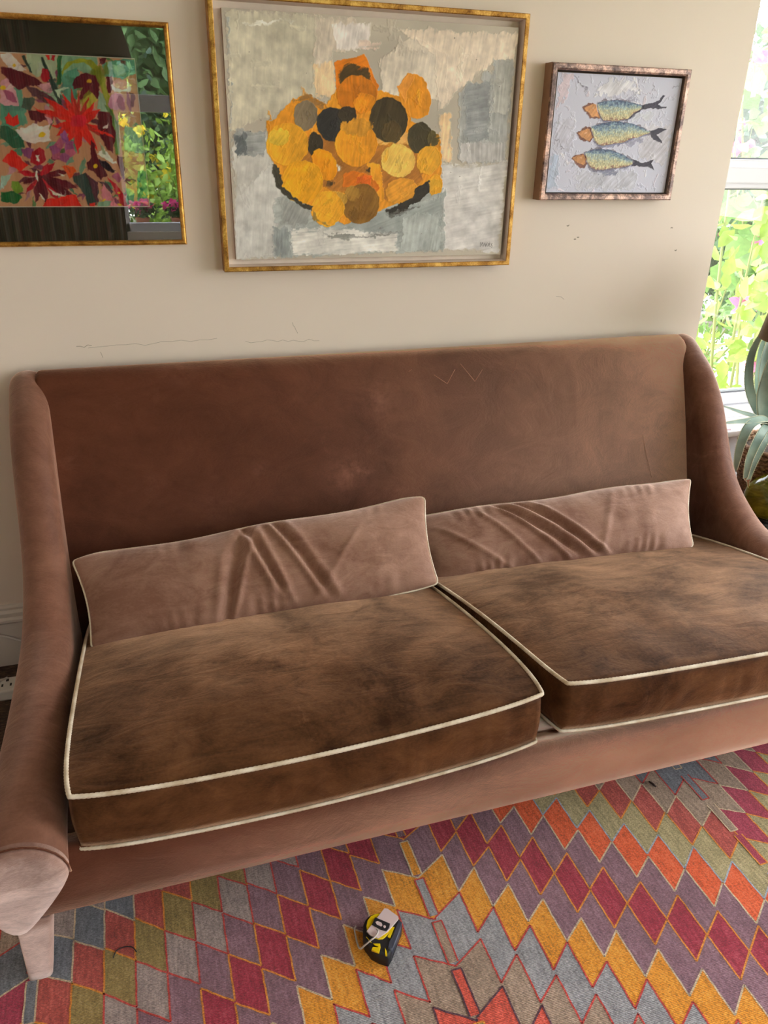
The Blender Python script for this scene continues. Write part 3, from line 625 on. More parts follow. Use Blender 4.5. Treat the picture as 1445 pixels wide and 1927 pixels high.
FISH = [([(1.2225,1.6899),(1.2635,1.6884),(1.2363,1.6168),(1.2159,1.5835),(1.219,1.6549)],(214,196,206),4,60,1),([(1.381,1.6834),(1.4672,1.6802),(1.472,1.6541),(1.3891,1.6348),(1.328,1.6458)],(226,225,232),4,50,1),([(1.2176,1.5704),(1.28,1.572),(1.2829,1.491),(1.2153,1.4899)],(200,200,216),4,60,1),([(1.2111,1.4898),(1.2414,1.4835),(1.2456,1.3859),(1.2112,1.3858)],(176,190,212),4,80,1),([(1.5152,1.5644),(1.6141,1.5668),(1.6086,1.4605),(1.5067,1.4663)],(206,204,214),4,50,1),([(1.4737,1.5974),(1.548,1.6029),(1.5304,1.5785),(1.4692,1.5735)],(222,226,236),3,30,1),([(1.2993,1.4357),(1.5119,1.4378),(1.5121,1.3869),(1.3111,1.3826)],(200,202,214),4,40,1),([(1.3586,1.4469),(1.4476,1.4443),(1.4414,1.4282),(1.3883,1.4259)],(128,132,158),3,10,1),([(1.4437,1.518),(1.5077,1.5332),(1.5231,1.523),(1.4721,1.5081)],(150,150,175),3,30,1),([(1.3476,1.6285),(1.3974,1.6367),(1.4623,1.6356),(1.4912,1.6215),(1.3988,1.6279)],(170,170,192),3,10,1),([(1.2603,1.6819),(1.2642,1.6837),(1.3031,1.6579),(1.3127,1.6355),(1.3004,1.6481),(1.2749,1.6665)],(130,128,146),3,80,0.5),([(1.4672,1.6802),(1.4723,1.6804),(1.4918,1.6415),(1.4853,1.6413)],(130,128,146),3,80,0.5),([(1.2235,1.5239),(1.2277,1.524),(1.2518,1.5007),(1.2712,1.4984),(1.2485,1.4939)],(130,128,146),3,80,0.5),([(1.5312,1.6761),(1.5343,1.6762),(1.5323,1.6595),(1.5208,1.6508)],(130,128,146),3,80,0.5),([(1.592,1.6717),(1.6224,1.6761),(1.6191,1.6707),(1.5943,1.6651)],(130,128,146),3,80,0.5),('fish', [(1.3019,1.6041),(1.308,1.6108),(1.3324,1.6172),(1.3465,1.6137),(1.3533,1.5973),(1.3663,1.5776),(1.3512,1.5779),(1.3298,1.5783)], [(1.3457,1.6186),(1.3694,1.6249),(1.3989,1.6275),(1.429,1.6278),(1.4555,1.625),(1.4804,1.6205),(1.4968,1.6149),(1.4965,1.6048),(1.4743,1.594),(1.4552,1.5779),(1.417,1.5715),(1.3739,1.5704),(1.365,1.5776),(1.3538,1.594)], [(1.4904,1.614),(1.5181,1.6189),(1.5433,1.6264),(1.5564,1.6386),(1.5743,1.6449),(1.5663,1.6339),(1.5541,1.6214),(1.568,1.6144),(1.5839,1.6135),(1.5822,1.6066),(1.5556,1.6092),(1.5209,1.6048),(1.4951,1.6007),(1.4674,1.5837),(1.4425,1.5756),(1.4618,1.5903)]),('fish', [(1.2887,1.5404),(1.3045,1.5485),(1.3269,1.5558),(1.3373,1.5517),(1.345,1.5298),(1.3371,1.5166),(1.3219,1.5177),(1.3038,1.5238)], [(1.3354,1.556),(1.3578,1.5633),(1.3785,1.5685),(1.4125,1.5728),(1.4431,1.5722),(1.4792,1.567),(1.5121,1.5575),(1.541,1.5471),(1.5331,1.5413),(1.5033,1.5331),(1.4529,1.5164),(1.4101,1.5084),(1.38,1.5051),(1.3617,1.5113),(1.348,1.5213)], [(1.5364,1.5477),(1.5537,1.5515),(1.5684,1.5571),(1.5943,1.5524),(1.5821,1.5452),(1.5649,1.5406),(1.5785,1.5294),(1.5893,1.5144),(1.5734,1.5205),(1.5533,1.5306),(1.5377,1.5407)]),('fish', [(1.2813,1.4721),(1.2973,1.4802),(1.3223,1.4855),(1.3317,1.4745),(1.3361,1.4571),(1.3288,1.4472),(1.3148,1.4481),(1.2939,1.4584)], [(1.322,1.4875),(1.3469,1.4945),(1.3769,1.4974),(1.4078,1.4958),(1.4398,1.4894),(1.4681,1.4807),(1.4925,1.4697),(1.4939,1.4573),(1.4732,1.4517),(1.4297,1.4441),(1.395,1.4395),(1.3684,1.4399),(1.3456,1.446),(1.3347,1.4606)], [(1.459,1.4816),(1.4875,1.4725),(1.5204,1.4658),(1.5452,1.4668),(1.5681,1.4736),(1.5603,1.4599),(1.5788,1.4428),(1.5513,1.4472),(1.5229,1.4523),(1.4915,1.4501),(1.4848,1.4625)])]
FLOWERS = [([(-0.3443,1.6715),(0.1113,1.6928),(0.0768,1.3317),(-0.4124,1.3332)],(222,164,124),1,60,0.3),([(-0.1737,1.6738),(-0.0996,1.6801),(-0.1141,1.6248),(-0.1576,1.6231),(-0.1749,1.6483)],(160,170,140),1.2,80,0.5),([(-0.0938,1.6775),(-0.0129,1.6754),(-0.0191,1.6284),(-0.0613,1.6443),(-0.1002,1.6136),(-0.1096,1.6132)],(132,168,138),1,80,0.5),([(-0.0998,1.637),(-0.06,1.6531),(-0.0696,1.585),(-0.0995,1.5541),(-0.1051,1.6016)],(86,142,118),1,80,0.5),([(-0.0084,1.6611),(0.0276,1.6685),(0.0766,1.6736),(0.0733,1.6439),(0.0359,1.6305),(0.0002,1.6292)],(86,142,118),1,80,0.5),([(0.0197,1.6565),(0.0496,1.6636),(0.0464,1.6369),(0.0229,1.63)],(132,168,138),1.2,80,0.5),([(-0.239,1.6085),(-0.1953,1.5985),(-0.1926,1.5215),(-0.2573,1.5049)],(86,142,118),1.4,80,0.5),([(-0.0222,1.6046),(0.0047,1.5875),(0.0041,1.557),(-0.0322,1.553)],(150,175,150),1,80,0.5),([(0.0268,1.5268),(0.067,1.5277),(0.0736,1.4643),(0.0268,1.47)],(132,168,138),1.2,80,0.5),([(0.0487,1.4251),(0.0728,1.4253),(0.068,1.3487),(0.0402,1.3488)],(40,110,80),1,80,0.5),([(0.0168,1.3854),(0.0366,1.3789),(0.0321,1.3386),(0.0113,1.3387)],(86,142,118),1,80,0.5),([(-0.1799,1.599),(-0.1051,1.6016),(-0.1154,1.5536),(-0.1451,1.5648)],(150,172,146),1.2,80,0.5),([(-0.2284,1.6685),(-0.2094,1.675),(-0.1732,1.6397),(-0.1833,1.6336),(-0.2158,1.638)],(226,198,190),1,30,0.5),([(-0.2369,1.62),(-0.2188,1.6207),(-0.2065,1.5864),(-0.2074,1.5629),(-0.235,1.562),(-0.2462,1.5676)],(206,150,158),1,30,0.5),([(-0.235,1.5971),(-0.2147,1.592),(-0.2095,1.5687),(-0.233,1.5738)],(160,84,112),1,80,0.5),([(-0.2324,1.6458),(-0.1981,1.6359),(-0.1597,1.6288),(-0.1408,1.6121),(-0.1789,1.6049),(-0.1983,1.5984),(-0.2198,1.6149),(-0.2339,1.6373)],(92,22,34),1,25,0.6),([(-0.1841,1.6105),(-0.1551,1.5999),(-0.1325,1.5859),(-0.1163,1.5686),(-0.1442,1.5707),(-0.1756,1.5874)],(84,50,58),1,30,0.5),([(-0.1573,1.6056),(-0.1306,1.6183),(-0.1239,1.601),(-0.132,1.5889)],(206,150,158),1,80,0.5),([(-0.1837,1.6677),(-0.1759,1.6695),(-0.1619,1.6345),(-0.1696,1.6342)],(40,62,52),0.6,60,0.5),([(-0.1425,1.6696),(-0.1349,1.6699),(-0.1077,1.5838),(-0.1072,1.5659),(-0.1163,1.5686),(-0.1328,1.624)],(40,62,52),0.6,60,0.5),([(-0.1416,1.6468),(-0.1266,1.6445),(-0.1235,1.6244),(-0.1404,1.615),(-0.1499,1.6234)],(172,24,40),1,80,0.5),([(-0.1311,1.6744),(-0.1173,1.675),(-0.1234,1.6648),(-0.1309,1.6658)],(214,40,28),1,80,0.5),([(-0.1173,1.675),(-0.1102,1.6753),(-0.1135,1.6595),(-0.1185,1.6607)],(172,24,40),1,80,0.5),([(-0.1037,1.677),(-0.0932,1.6775),(-0.105,1.6105),(-0.1151,1.6101)],(46,100,60),0.6,85,0.5),([(-0.0998,1.637),(-0.0875,1.6577),(-0.0577,1.67),(-0.0296,1.6689),(-0.0124,1.6551),(-0.003,1.629),(0.0064,1.5754),(0.0168,1.5265),(0.0128,1.4602),(0.0021,1.4601),(0.0041,1.5169),(-0.0074,1.5689),(-0.0158,1.6167),(-0.0263,1.6458),(-0.0464,1.6609),(-0.072,1.6569),(-0.0916,1.6402),(-0.0984,1.6254)],(138,142,40),0.5,60,0.5),([(-0.0115,1.5748),(0.0045,1.5601),(0.0168,1.5265),(0.0128,1.4602),(0.0025,1.4633),(0.0024,1.5169)],(96,130,66),0.6,80,0.5),([(-0.0813,1.6143),(-0.0629,1.6326),(-0.0431,1.6392),(-0.0215,1.6342),(-0.0168,1.6167),(-0.0226,1.5866),(-0.0314,1.5833),(-0.0415,1.6039),(-0.0604,1.5823),(-0.0696,1.585),(-0.0571,1.6063),(-0.0798,1.6025)],(92,22,34),0.8,40,0.5),([(-0.0342,1.6228),(-0.0351,1.6207),(-0.0371,1.619),(-0.0398,1.618),(-0.0426,1.6179),(-0.0451,1.6187),(-0.0466,1.6203),(-0.047,1.6223),(-0.046,1.6244),(-0.044,1.6261),(-0.0414,1.6271),(-0.0385,1.6273),(-0.0361,1.6264),(-0.0345,1.6249)],(222,170,30),0.6,80,0.6),([(-0.0608,1.5793),(-0.0355,1.6011),(-0.0278,1.5864),(-0.048,1.5556),(-0.0702,1.558)],(170,160,60),1.2,80,0.5),([(0.0002,1.6292),(0.0137,1.6341),(0.0182,1.618),(0.0058,1.5965),(-0.002,1.5993)],(92,22,34),1,80,0.5),([(0.0084,1.6176),(0.0578,1.6224),(0.0586,1.6014),(0.0098,1.6027)],(214,206,200),1.4,80,0.5),([(0.0509,1.6192),(0.0482,1.6131),(0.0422,1.608),(0.034,1.6051),(0.0252,1.6048),(0.0177,1.6072),(0.0129,1.6118),(0.0117,1.6177),(0.0144,1.6238),(0.0203,1.6287),(0.0285,1.6317),(0.0372,1.632),(0.0447,1.6297),(0.0496,1.6251)],(206,150,140),1.2,80,0.6),([(0.038,1.5794),(0.035,1.5706),(0.0287,1.5634),(0.0203,1.5592),(0.0115,1.559),(0.004,1.5627),(-0.0005,1.5695),(-0.0014,1.5782),(0.0017,1.587),(0.008,1.5941),(0.0163,1.5982),(0.025,1.5985),(0.0324,1.5949),(0.0371,1.5881)],(186,128,150),0.8,80,0.6),([(0.0409,1.5765),(0.0389,1.5691),(0.035,1.5631),(0.03,1.5597),(0.0249,1.5596),(0.0206,1.5627),(0.0181,1.5685),(0.0179,1.5758),(0.0199,1.5831),(0.0238,1.589),(0.0288,1.5924),(0.0339,1.5925),(0.0381,1.5895),(0.0407,1.5837)],(140,60,90),1.2,80,0.6),([(-0.0133,1.6725),(0.0075,1.6735),(-0.0028,1.6555),(-0.0136,1.658)],(92,22,34),1.6,80,0.5),([(0.0378,1.6734),(0.0486,1.6694),(0.0456,1.6576),(0.0372,1.6631)],(92,22,34),1,80,0.5),([(0.052,1.6011),(0.0646,1.5955),(0.0581,1.5678),(0.0485,1.5706)],(92,22,34),1.2,80,0.5),([(-0.1867,1.5576),(-0.1465,1.5558),(-0.1462,1.5377),(-0.1665,1.5282),(-0.1844,1.5337)],(92,22,34),1,80,0.5),([(-0.1951,1.5809),(-0.1668,1.5848),(-0.1778,1.5548),(-0.2048,1.56)],(70,84,70),1.2,80,0.5),([(-0.1515,1.5436),(-0.1407,1.5529),(-0.1372,1.5349),(-0.1485,1.5225)],(206,150,158),1,80,0.5),([(-0.2417,1.5412),(-0.2304,1.5533),(-0.2238,1.5387),(-0.2099,1.548),(-0.2103,1.5271),(-0.2243,1.5177),(-0.2418,1.5233)],(214,40,28),1,80,0.5),([(-0.2541,1.523),(-0.2361,1.5204),(-0.2065,1.4939),(-0.2033,1.4755),(-0.232,1.472),(-0.2583,1.4989)],(40,92,66),0.8,30,0.5),([(-0.2248,1.5147),(-0.1791,1.5278),(-0.1617,1.5192),(-0.139,1.5228),(-0.1487,1.5012),(-0.1437,1.492),(-0.1733,1.4853),(-0.187,1.4789),(-0.2097,1.4938)],(226,198,190),1,20,0.5),([(-0.1553,1.5016),(-0.1565,1.4987),(-0.159,1.4963),(-0.1622,1.4949),(-0.1656,1.4949),(-0.1684,1.4961),(-0.1702,1.4984),(-0.1705,1.5013),(-0.1693,1.5043),(-0.1668,1.5067),(-0.1635,1.508),(-0.1601,1.5081),(-0.1573,1.5069),(-0.1556,1.5046)],(222,170,30),0.6,80,0.6),([(-0.0678,1.5394),(-0.1156,1.5703),(-0.1512,1.5853),(-0.1273,1.5571),(-0.0835,1.5215)],(214,40,28),0.7,144.36019080191335,0.6),([(-0.0679,1.5345),(-0.0896,1.5764),(-0.1082,1.6015),(-0.1011,1.5705),(-0.0834,1.5264)],(214,40,28),0.7,119.35775354279127,0.6),([(-0.0684,1.5321),(-0.0749,1.5806),(-0.0833,1.6113),(-0.0856,1.578),(-0.0829,1.5288)],(176,50,40),0.7,102.52880770915151,0.6),([(-0.0694,1.5307),(-0.0659,1.5745),(-0.0671,1.603),(-0.0751,1.574),(-0.0819,1.5301)],(176,50,40),0.7,91.19348942398204,0.6),([(-0.0692,1.5282),(-0.0512,1.5658),(-0.0431,1.5919),(-0.0609,1.5691),(-0.0821,1.5327)],(176,50,40),0.7,69.44395478041653,0.6),([(-0.0698,1.5257),(-0.043,1.557),(-0.0286,1.5804),(-0.0518,1.5639),(-0.0815,1.5351)],(214,40,28),0.7,52.00126755749534,0.6),([(-0.0706,1.5205),(-0.0372,1.5422),(-0.018,1.5625),(-0.0449,1.5571),(-0.0807,1.5403)],(214,40,28),0.7,31.218402764346376,0.6),([(-0.0796,1.5219),(-0.0308,1.5103),(0.0046,1.5075),(-0.0249,1.5232),(-0.0717,1.5389)],(214,40,28),0.7,-17.41797079220284,0.6),([(-0.0799,1.5243),(-0.0379,1.5045),(-0.0069,1.4948),(-0.0315,1.5139),(-0.0714,1.5366)],(176,50,40),0.7,-28.072486935852957,0.6),([(-0.0879,1.5232),(-0.064,1.4865),(-0.0404,1.4658),(-0.0454,1.4974),(-0.0634,1.5376)],(214,40,28),0.7,-57.264773727892404,0.6),([(-0.088,1.5304),(-0.092,1.4877),(-0.0874,1.4587),(-0.0733,1.4876),(-0.0633,1.5305)],(214,40,28),0.7,-91.24536426676835,0.6),([(-0.0853,1.5253),(-0.0717,1.5028),(-0.0568,1.4906),(-0.0571,1.5105),(-0.066,1.5356)],(214,40,28),0.7,-60.01836063115067,0.6),([(-0.0809,1.5433),(-0.1157,1.5227),(-0.1359,1.5014),(-0.108,1.5033),(-0.0704,1.5174)],(214,40,28),0.7,-152.78388844269253,0.6),([(-0.0753,1.5392),(-0.1154,1.5323),(-0.1422,1.5227),(-0.116,1.5192),(-0.076,1.5216)],(214,40,28),0.7,-174.4278021960362,0.6),([(-0.0719,1.5379),(-0.1357,1.5561),(-0.1795,1.5637),(-0.1414,1.5451),(-0.0794,1.5229)],(214,40,28),0.7,160.8209919741893,0.6),([(-0.0857,1.5373),(-0.1053,1.5093),(-0.1125,1.4865),(-0.0902,1.4988),(-0.0655,1.5235)],(214,40,28),0.7,-124.15969454566944,0.6),([(-0.0574,1.5339),(-0.0603,1.5272),(-0.0664,1.5217),(-0.0746,1.5186),(-0.0833,1.5184),(-0.0906,1.5211),(-0.0952,1.5264),(-0.0962,1.533),(-0.0933,1.5396),(-0.0872,1.5451),(-0.079,1.5482),(-0.0705,1.5485),(-0.0631,1.5457),(-0.0585,1.5406)],(190,30,50),1.5,80,0.6),([(-0.0286,1.5561),(-0.0021,1.5599),(0.0079,1.5076),(-0.0026,1.4632),(-0.0193,1.4756),(-0.0359,1.5253)],(92,22,34),1,60,0.5),([(-0.0567,1.5155),(-0.0334,1.5191),(-0.0054,1.5073),(0.003,1.4949),(-0.0281,1.5099)],(214,40,28),0.8,80,0.5),([(-0.0195,1.5257),(-0.0052,1.5353),(-0.01,1.5228),(-0.0184,1.521)],(226,198,190),1,80,0.5),([(-0.1231,1.4691),(-0.1085,1.4512),(-0.0898,1.4616),(-0.0979,1.478)],(172,88,112),0.8,80,0.5),([(-0.1231,1.4691),(-0.1334,1.4472),(-0.1184,1.4388),(-0.1072,1.4548)],(150,76,120),0.8,80,0.5),([(-0.1231,1.4691),(-0.1478,1.4652),(-0.1516,1.4466),(-0.1325,1.4459)],(172,88,112),0.8,80,0.5),([(-0.1231,1.4691),(-0.1376,1.4869),(-0.156,1.4766),(-0.1483,1.4603)],(150,76,120),0.8,80,0.5),([(-0.1231,1.4691),(-0.113,1.4909),(-0.1278,1.499),(-0.1389,1.4834)],(172,88,112),0.8,80,0.5),([(-0.1231,1.4691),(-0.0983,1.4731),(-0.0948,1.4917),(-0.1138,1.4922)],(150,76,120),0.8,80,0.5),([(-0.1227,1.5048),(-0.108,1.5174),(-0.101,1.4991),(-0.1102,1.4803)],(140,76,130),0.8,80,0.5),([(-0.1165,1.4702),(-0.1175,1.4677),(-0.1196,1.4657),(-0.1224,1.4646),(-0.1253,1.4646),(-0.1277,1.4656),(-0.1292,1.4675),(-0.1295,1.47),(-0.1285,1.4724),(-0.1264,1.4744),(-0.1236,1.4756),(-0.1208,1.4756),(-0.1183,1.4746),(-0.1168,1.4726)],(80,88,50),1,80,0.6),([(-0.2613,1.4469),(-0.2383,1.4719),(-0.2195,1.4537),(-0.2036,1.4352),(-0.2252,1.4192),(-0.251,1.4346)],(214,40,28),1,80,0.5),([(-0.2195,1.4722),(-0.1875,1.4758),(-0.1984,1.4477),(-0.2132,1.4537)],(130,66,110),1,80,0.5),([(-0.201,1.4415),(-0.1922,1.4665),(-0.175,1.4745),(-0.1635,1.4669),(-0.1637,1.4451),(-0.185,1.4322)],(172,24,40),0.8,80,0.5),([(-0.1775,1.4139),(-0.2115,1.4243),(-0.2374,1.4223),(-0.2167,1.4106),(-0.1802,1.4064)],(172,24,40),0.7,168.11134196037204,0.7),([(-0.1796,1.4133),(-0.211,1.4043),(-0.23,1.3907),(-0.2082,1.3926),(-0.178,1.407)],(92,22,34),0.7,-158.19859051364818,0.7),([(-0.1808,1.4122),(-0.2117,1.387),(-0.2279,1.3651),(-0.2047,1.3793),(-0.1769,1.4081)],(172,24,40),0.7,-132.87890360333856,0.7),([(-0.1842,1.4115),(-0.2045,1.3742),(-0.2053,1.3456),(-0.1847,1.3691),(-0.1734,1.4088)],(92,22,34),0.7,-104.03624346792648,0.7),([(-0.1839,1.4094),(-0.1888,1.3684),(-0.1797,1.3423),(-0.17,1.371),(-0.1738,1.4109)],(92,22,34),0.7,-81.86989764584403,0.7),([(-0.1831,1.4075),(-0.1671,1.3688),(-0.1459,1.3489),(-0.1514,1.3785),(-0.1746,1.4128)],(172,24,40),0.7,-55.619655276155136,0.7),([(-0.1821,1.4069),(-0.1509,1.3716),(-0.1218,1.3554),(-0.1389,1.3836),(-0.1756,1.4134)],(92,22,34),0.7,-40.36453657309736,0.7),([(-0.1812,1.4054),(-0.1352,1.3844),(-0.0982,1.3817),(-0.1264,1.4019),(-0.1765,1.4149)],(92,22,34),0.7,-19.093492000485615,0.7),([(-0.1789,1.406),(-0.1391,1.4086),(-0.1124,1.4203),(-0.1391,1.4238),(-0.1788,1.4143)],(92,22,34),0.7,8.530765609948133,0.7),([(-0.1765,1.4075),(-0.1523,1.4245),(-0.1417,1.4422),(-0.1608,1.4343),(-0.1811,1.4128)],(172,24,40),0.7,45.0,0.7),([(-0.1761,1.409),(-0.1632,1.4273),(-0.161,1.442),(-0.1731,1.4313),(-0.1815,1.4113)],(172,24,40),0.7,68.19859051364818,0.7),([(-0.1817,1.4066),(-0.1331,1.3671),(-0.0928,1.3488),(-0.1224,1.3803),(-0.176,1.4137)],(92,22,34),0.7,-33.231711067979354,0.7),([(-0.1841,1.4573),(-0.1762,1.4574),(-0.178,1.4355),(-0.1834,1.4417)],(216,212,194),1,80,0.5),([(-0.1924,1.4259),(-0.187,1.4196),(-0.1921,1.3973),(-0.1961,1.4068)],(216,212,194),1,80,0.5),([(-0.1694,1.3878),(-0.1523,1.3717),(-0.127,1.3653),(-0.1313,1.3587),(-0.1599,1.3652)],(216,212,194),1,80,0.5),([(-0.1455,1.4168),(-0.1232,1.4138),(-0.1337,1.4089)],(216,212,194),1,80,0.5),([(-0.1919,1.3684),(-0.181,1.3554),(-0.1852,1.3489),(-0.1918,1.3587)],(216,212,194),1,80,0.5),([(-0.1301,1.4329),(-0.104,1.4332),(-0.0927,1.4205),(-0.1152,1.401),(-0.1222,1.4202)],(222,80,30),1,80,0.5),([(-0.1772,1.3587),(-0.1067,1.3686),(-0.0942,1.3389),(-0.19,1.3391)],(214,40,28),1,80,0.5),([(-0.2736,1.4125),(-0.2479,1.4159),(-0.2569,1.4001),(-0.2808,1.3714)],(150,176,160),1,80,0.5),([(-0.2506,1.4001),(-0.2342,1.4034),(-0.2231,1.3748),(-0.2439,1.3651),(-0.2533,1.3842)],(110,140,50),1,80,0.5),([(-0.2803,1.3746),(-0.2486,1.3747),(-0.2322,1.3586),(-0.2471,1.3457),(-0.2842,1.3522)],(28,100,50),0.8,10,0.5),([(-0.1077,1.4075),(-0.0795,1.4206),(-0.0585,1.4047),(-0.0485,1.3786),(-0.0567,1.3422),(-0.0803,1.3422),(-0.0872,1.3653)],(48,66,60),0.8,50,0.5),([(-0.0767,1.4174),(-0.0493,1.3982),(-0.0485,1.3654),(-0.06,1.3422),(-0.0662,1.372)],(86,44,56),1,80,0.5),([(-0.0731,1.4431),(-0.0591,1.4496),(-0.0498,1.4939),(-0.0421,1.4784),(-0.0421,1.453),(-0.0309,1.4372),(-0.0241,1.4114),(-0.0422,1.4015),(-0.0596,1.4208),(-0.072,1.4271)],(92,22,34),0.8,80,0.5),([(-0.0425,1.4498),(-0.023,1.4469),(-0.0027,1.4213),(-0.0132,1.418),(-0.038,1.4339)],(30,20,30),1.2,80,0.5),([(-0.0446,1.4594),(-0.0264,1.4723),(-0.0088,1.4535),(-0.0003,1.4408),(-0.023,1.4469)],(216,212,194),1.4,80,0.5),([(-0.0338,1.4911),(-0.0255,1.4787),(-0.0213,1.4597),(-0.0305,1.4659)],(150,160,130),1.2,80,0.5),([(-0.0453,1.4338),(-0.0462,1.431),(-0.0482,1.4288),(-0.0508,1.4275),(-0.0534,1.4275),(-0.0557,1.4287),(-0.057,1.4309),(-0.0573,1.4337),(-0.0563,1.4365),(-0.0543,1.4387),(-0.0518,1.44),(-0.0491,1.44),(-0.0469,1.4388),(-0.0455,1.4366)],(222,170,30),0.6,80,0.6),([(0.0054,1.4601),(0.0181,1.4539),(0.0214,1.4248),(0.0149,1.3986),(0.0093,1.4084)],(92,22,34),0.9,80,0.5),([(-0.0518,1.4047),(-0.0228,1.3951),(-0.0148,1.3721),(-0.0231,1.3654),(-0.0367,1.3918)],(84,60,70),0.8,80,0.5),([(-0.014,1.4115),(0.0041,1.4214),(0.0123,1.4052),(0.0009,1.3952)],(160,84,112),1,80,0.5),([(-0.0363,1.395),(-0.0227,1.3688),(-0.0059,1.3387),(-0.0367,1.3388),(-0.0469,1.3654)],(196,120,130),1.2,80,0.5),([(-0.0275,1.4114),(-0.0093,1.3952),(0.011,1.3655),(0.0147,1.3387),(0.0044,1.3387),(-0.0061,1.3655)],(172,24,40),0.7,80,0.5),([(-0.052,1.3521),(-0.0214,1.3521),(-0.0233,1.3371),(-0.0573,1.3371)],(132,168,138),1,80,0.5),([(-0.0762,1.3472),(-0.0625,1.3488),(-0.0639,1.3388),(-0.0757,1.3389)],(214,40,28),1,80,0.5),([(0.0037,1.3705),(0.0031,1.3687),(0.0018,1.3674),(0.0001,1.3666),(-0.0018,1.3666),(-0.0033,1.3673),(-0.0043,1.3687),(-0.0045,1.3705),(-0.0039,1.3722),(-0.0025,1.3736),(-0.0008,1.3743),(0.001,1.3744),(0.0026,1.3736),(0.0035,1.3722)],(222,170,30),0.8,80,0.6),([(-0.0349,1.3555),(-0.0355,1.3543),(-0.037,1.3534),(-0.039,1.3529),(-0.0411,1.3529),(-0.0429,1.3534),(-0.0441,1.3543),(-0.0444,1.3555),(-0.0438,1.3566),(-0.0424,1.3575),(-0.0404,1.3581),(-0.0383,1.3581),(-0.0365,1.3575),(-0.0353,1.3566)],(222,170,30),0.8,80,0.6),([(-0.198,1.6473),(-0.1987,1.6455),(-0.2001,1.6441),(-0.2019,1.6432),(-0.2038,1.6431),(-0.2054,1.6439),(-0.2063,1.6452),(-0.2065,1.6469),(-0.2057,1.6487),(-0.2043,1.6501),(-0.2025,1.651),(-0.2006,1.651),(-0.199,1.6503),(-0.1981,1.649)],(222,170,30),0.6,80,0.6),([(-0.2288,1.6031),(-0.2299,1.6005),(-0.2321,1.5984),(-0.235,1.5972),(-0.2379,1.5971),(-0.2404,1.5981),(-0.2419,1.6001),(-0.2421,1.6026),(-0.241,1.6051),(-0.2388,1.6072),(-0.2359,1.6084),(-0.233,1.6085),(-0.2305,1.6075),(-0.229,1.6056)],(222,170,30),0.6,80,0.6),([(-0.0014,1.3421),(-0.002,1.3406),(-0.0033,1.3394),(-0.005,1.3388),(-0.0068,1.3388),(-0.0084,1.3395),(-0.0094,1.3406),(-0.0096,1.3421),(-0.0091,1.3435),(-0.0078,1.3447),(-0.006,1.3453),(-0.0042,1.3453),(-0.0026,1.3447),(-0.0016,1.3435)],(222,170,30),0.8,80,0.6),([(-0.1208,1.6011),(-0.0916,1.608),(-0.089,1.6046),(-0.1087,1.5986),(-0.1086,1.5778),(-0.1141,1.5836)],(170,186,160),0.8,80,0.5)]
TAPE_CASE = [(0.3073,-1.2374),(0.3119,-1.2235),(0.3198,-1.2123),(0.3295,-1.2064),(0.3406,-1.2048),(0.3519,-1.2057),(0.3654,-1.2112),(0.3803,-1.2205),(0.3874,-1.2286),(0.3909,-1.2394),(0.389,-1.2466),(0.3516,-1.295),(0.3416,-1.3049),(0.3383,-1.3045),(0.3239,-1.2939),(0.3124,-1.2815),(0.3048,-1.2582)]
TAPE_FACE = [(0.3162,-1.2306),(0.3223,-1.2189),(0.3317,-1.211),(0.3429,-1.209),(0.3547,-1.2109),(0.365,-1.2179),(0.371,-1.2431),(0.3633,-1.2561),(0.3505,-1.2635),(0.3404,-1.2679),(0.3323,-1.2664),(0.3252,-1.2615),(0.3151,-1.2435)]
TAPE_LABEL = [(0.3132,-1.2439),(0.3642,-1.2034),(0.3703,-1.2066),(0.3859,-1.2301),(0.3849,-1.2357),(0.3542,-1.2571),(0.3317,-1.2654),(0.3186,-1.2549)]
TAPE_STRAP = [(0.3275,-1.2336),(0.3386,-1.2199),(0.364,-1.2426),(0.3596,-1.2508),(0.3519,-1.2561),(0.341,-1.2491)]
TAPE_OVAL = [(0.336,-1.2313),(0.3407,-1.2304),(0.3475,-1.2367),(0.3474,-1.2424),(0.3442,-1.2443),(0.3368,-1.2373)]
TAPE_DOT = [(0.3485,-1.2446),(0.3514,-1.2436),(0.3538,-1.2462),(0.3522,-1.2495),(0.3487,-1.2494)]
TAPE_GRIP = [(0.3843,-1.2378),(0.3903,-1.2425),(0.378,-1.2646),(0.351,-1.2967),(0.3434,-1.2912),(0.3492,-1.2783),(0.3617,-1.2635)]
TAPE_PATCH = [[(0.3183,-1.2718),(0.3321,-1.2763),(0.3307,-1.2837),(0.3246,-1.2942),(0.3115,-1.2843),(0.3156,-1.2792),(0.3247,-1.2829),(0.3272,-1.2818),(0.322,-1.2779)], [(0.3387,-1.2871),(0.3399,-1.2955),(0.3384,-1.304),(0.3348,-1.3021)], [(0.3088,-1.2533),(0.3101,-1.2546),(0.3163,-1.2685),(0.3147,-1.268)], [(0.3683,-1.2486),(0.3715,-1.2496),(0.3552,-1.2702),(0.351,-1.2661)]]
TAPE_CORD = [(0.3331,-1.2485),(0.3344,-1.2545),(0.3268,-1.2625),(0.3153,-1.2664),(0.3033,-1.2665),(0.2953,-1.2586),(0.2939,-1.2424),(0.2953,-1.222),(0.2971,-1.209),(0.3021,-1.2037)]
TAPE_HOOK = [(0.3459,-1.2893),(0.3514,-1.2909),(0.3506,-1.2961),(0.3446,-1.2988)]

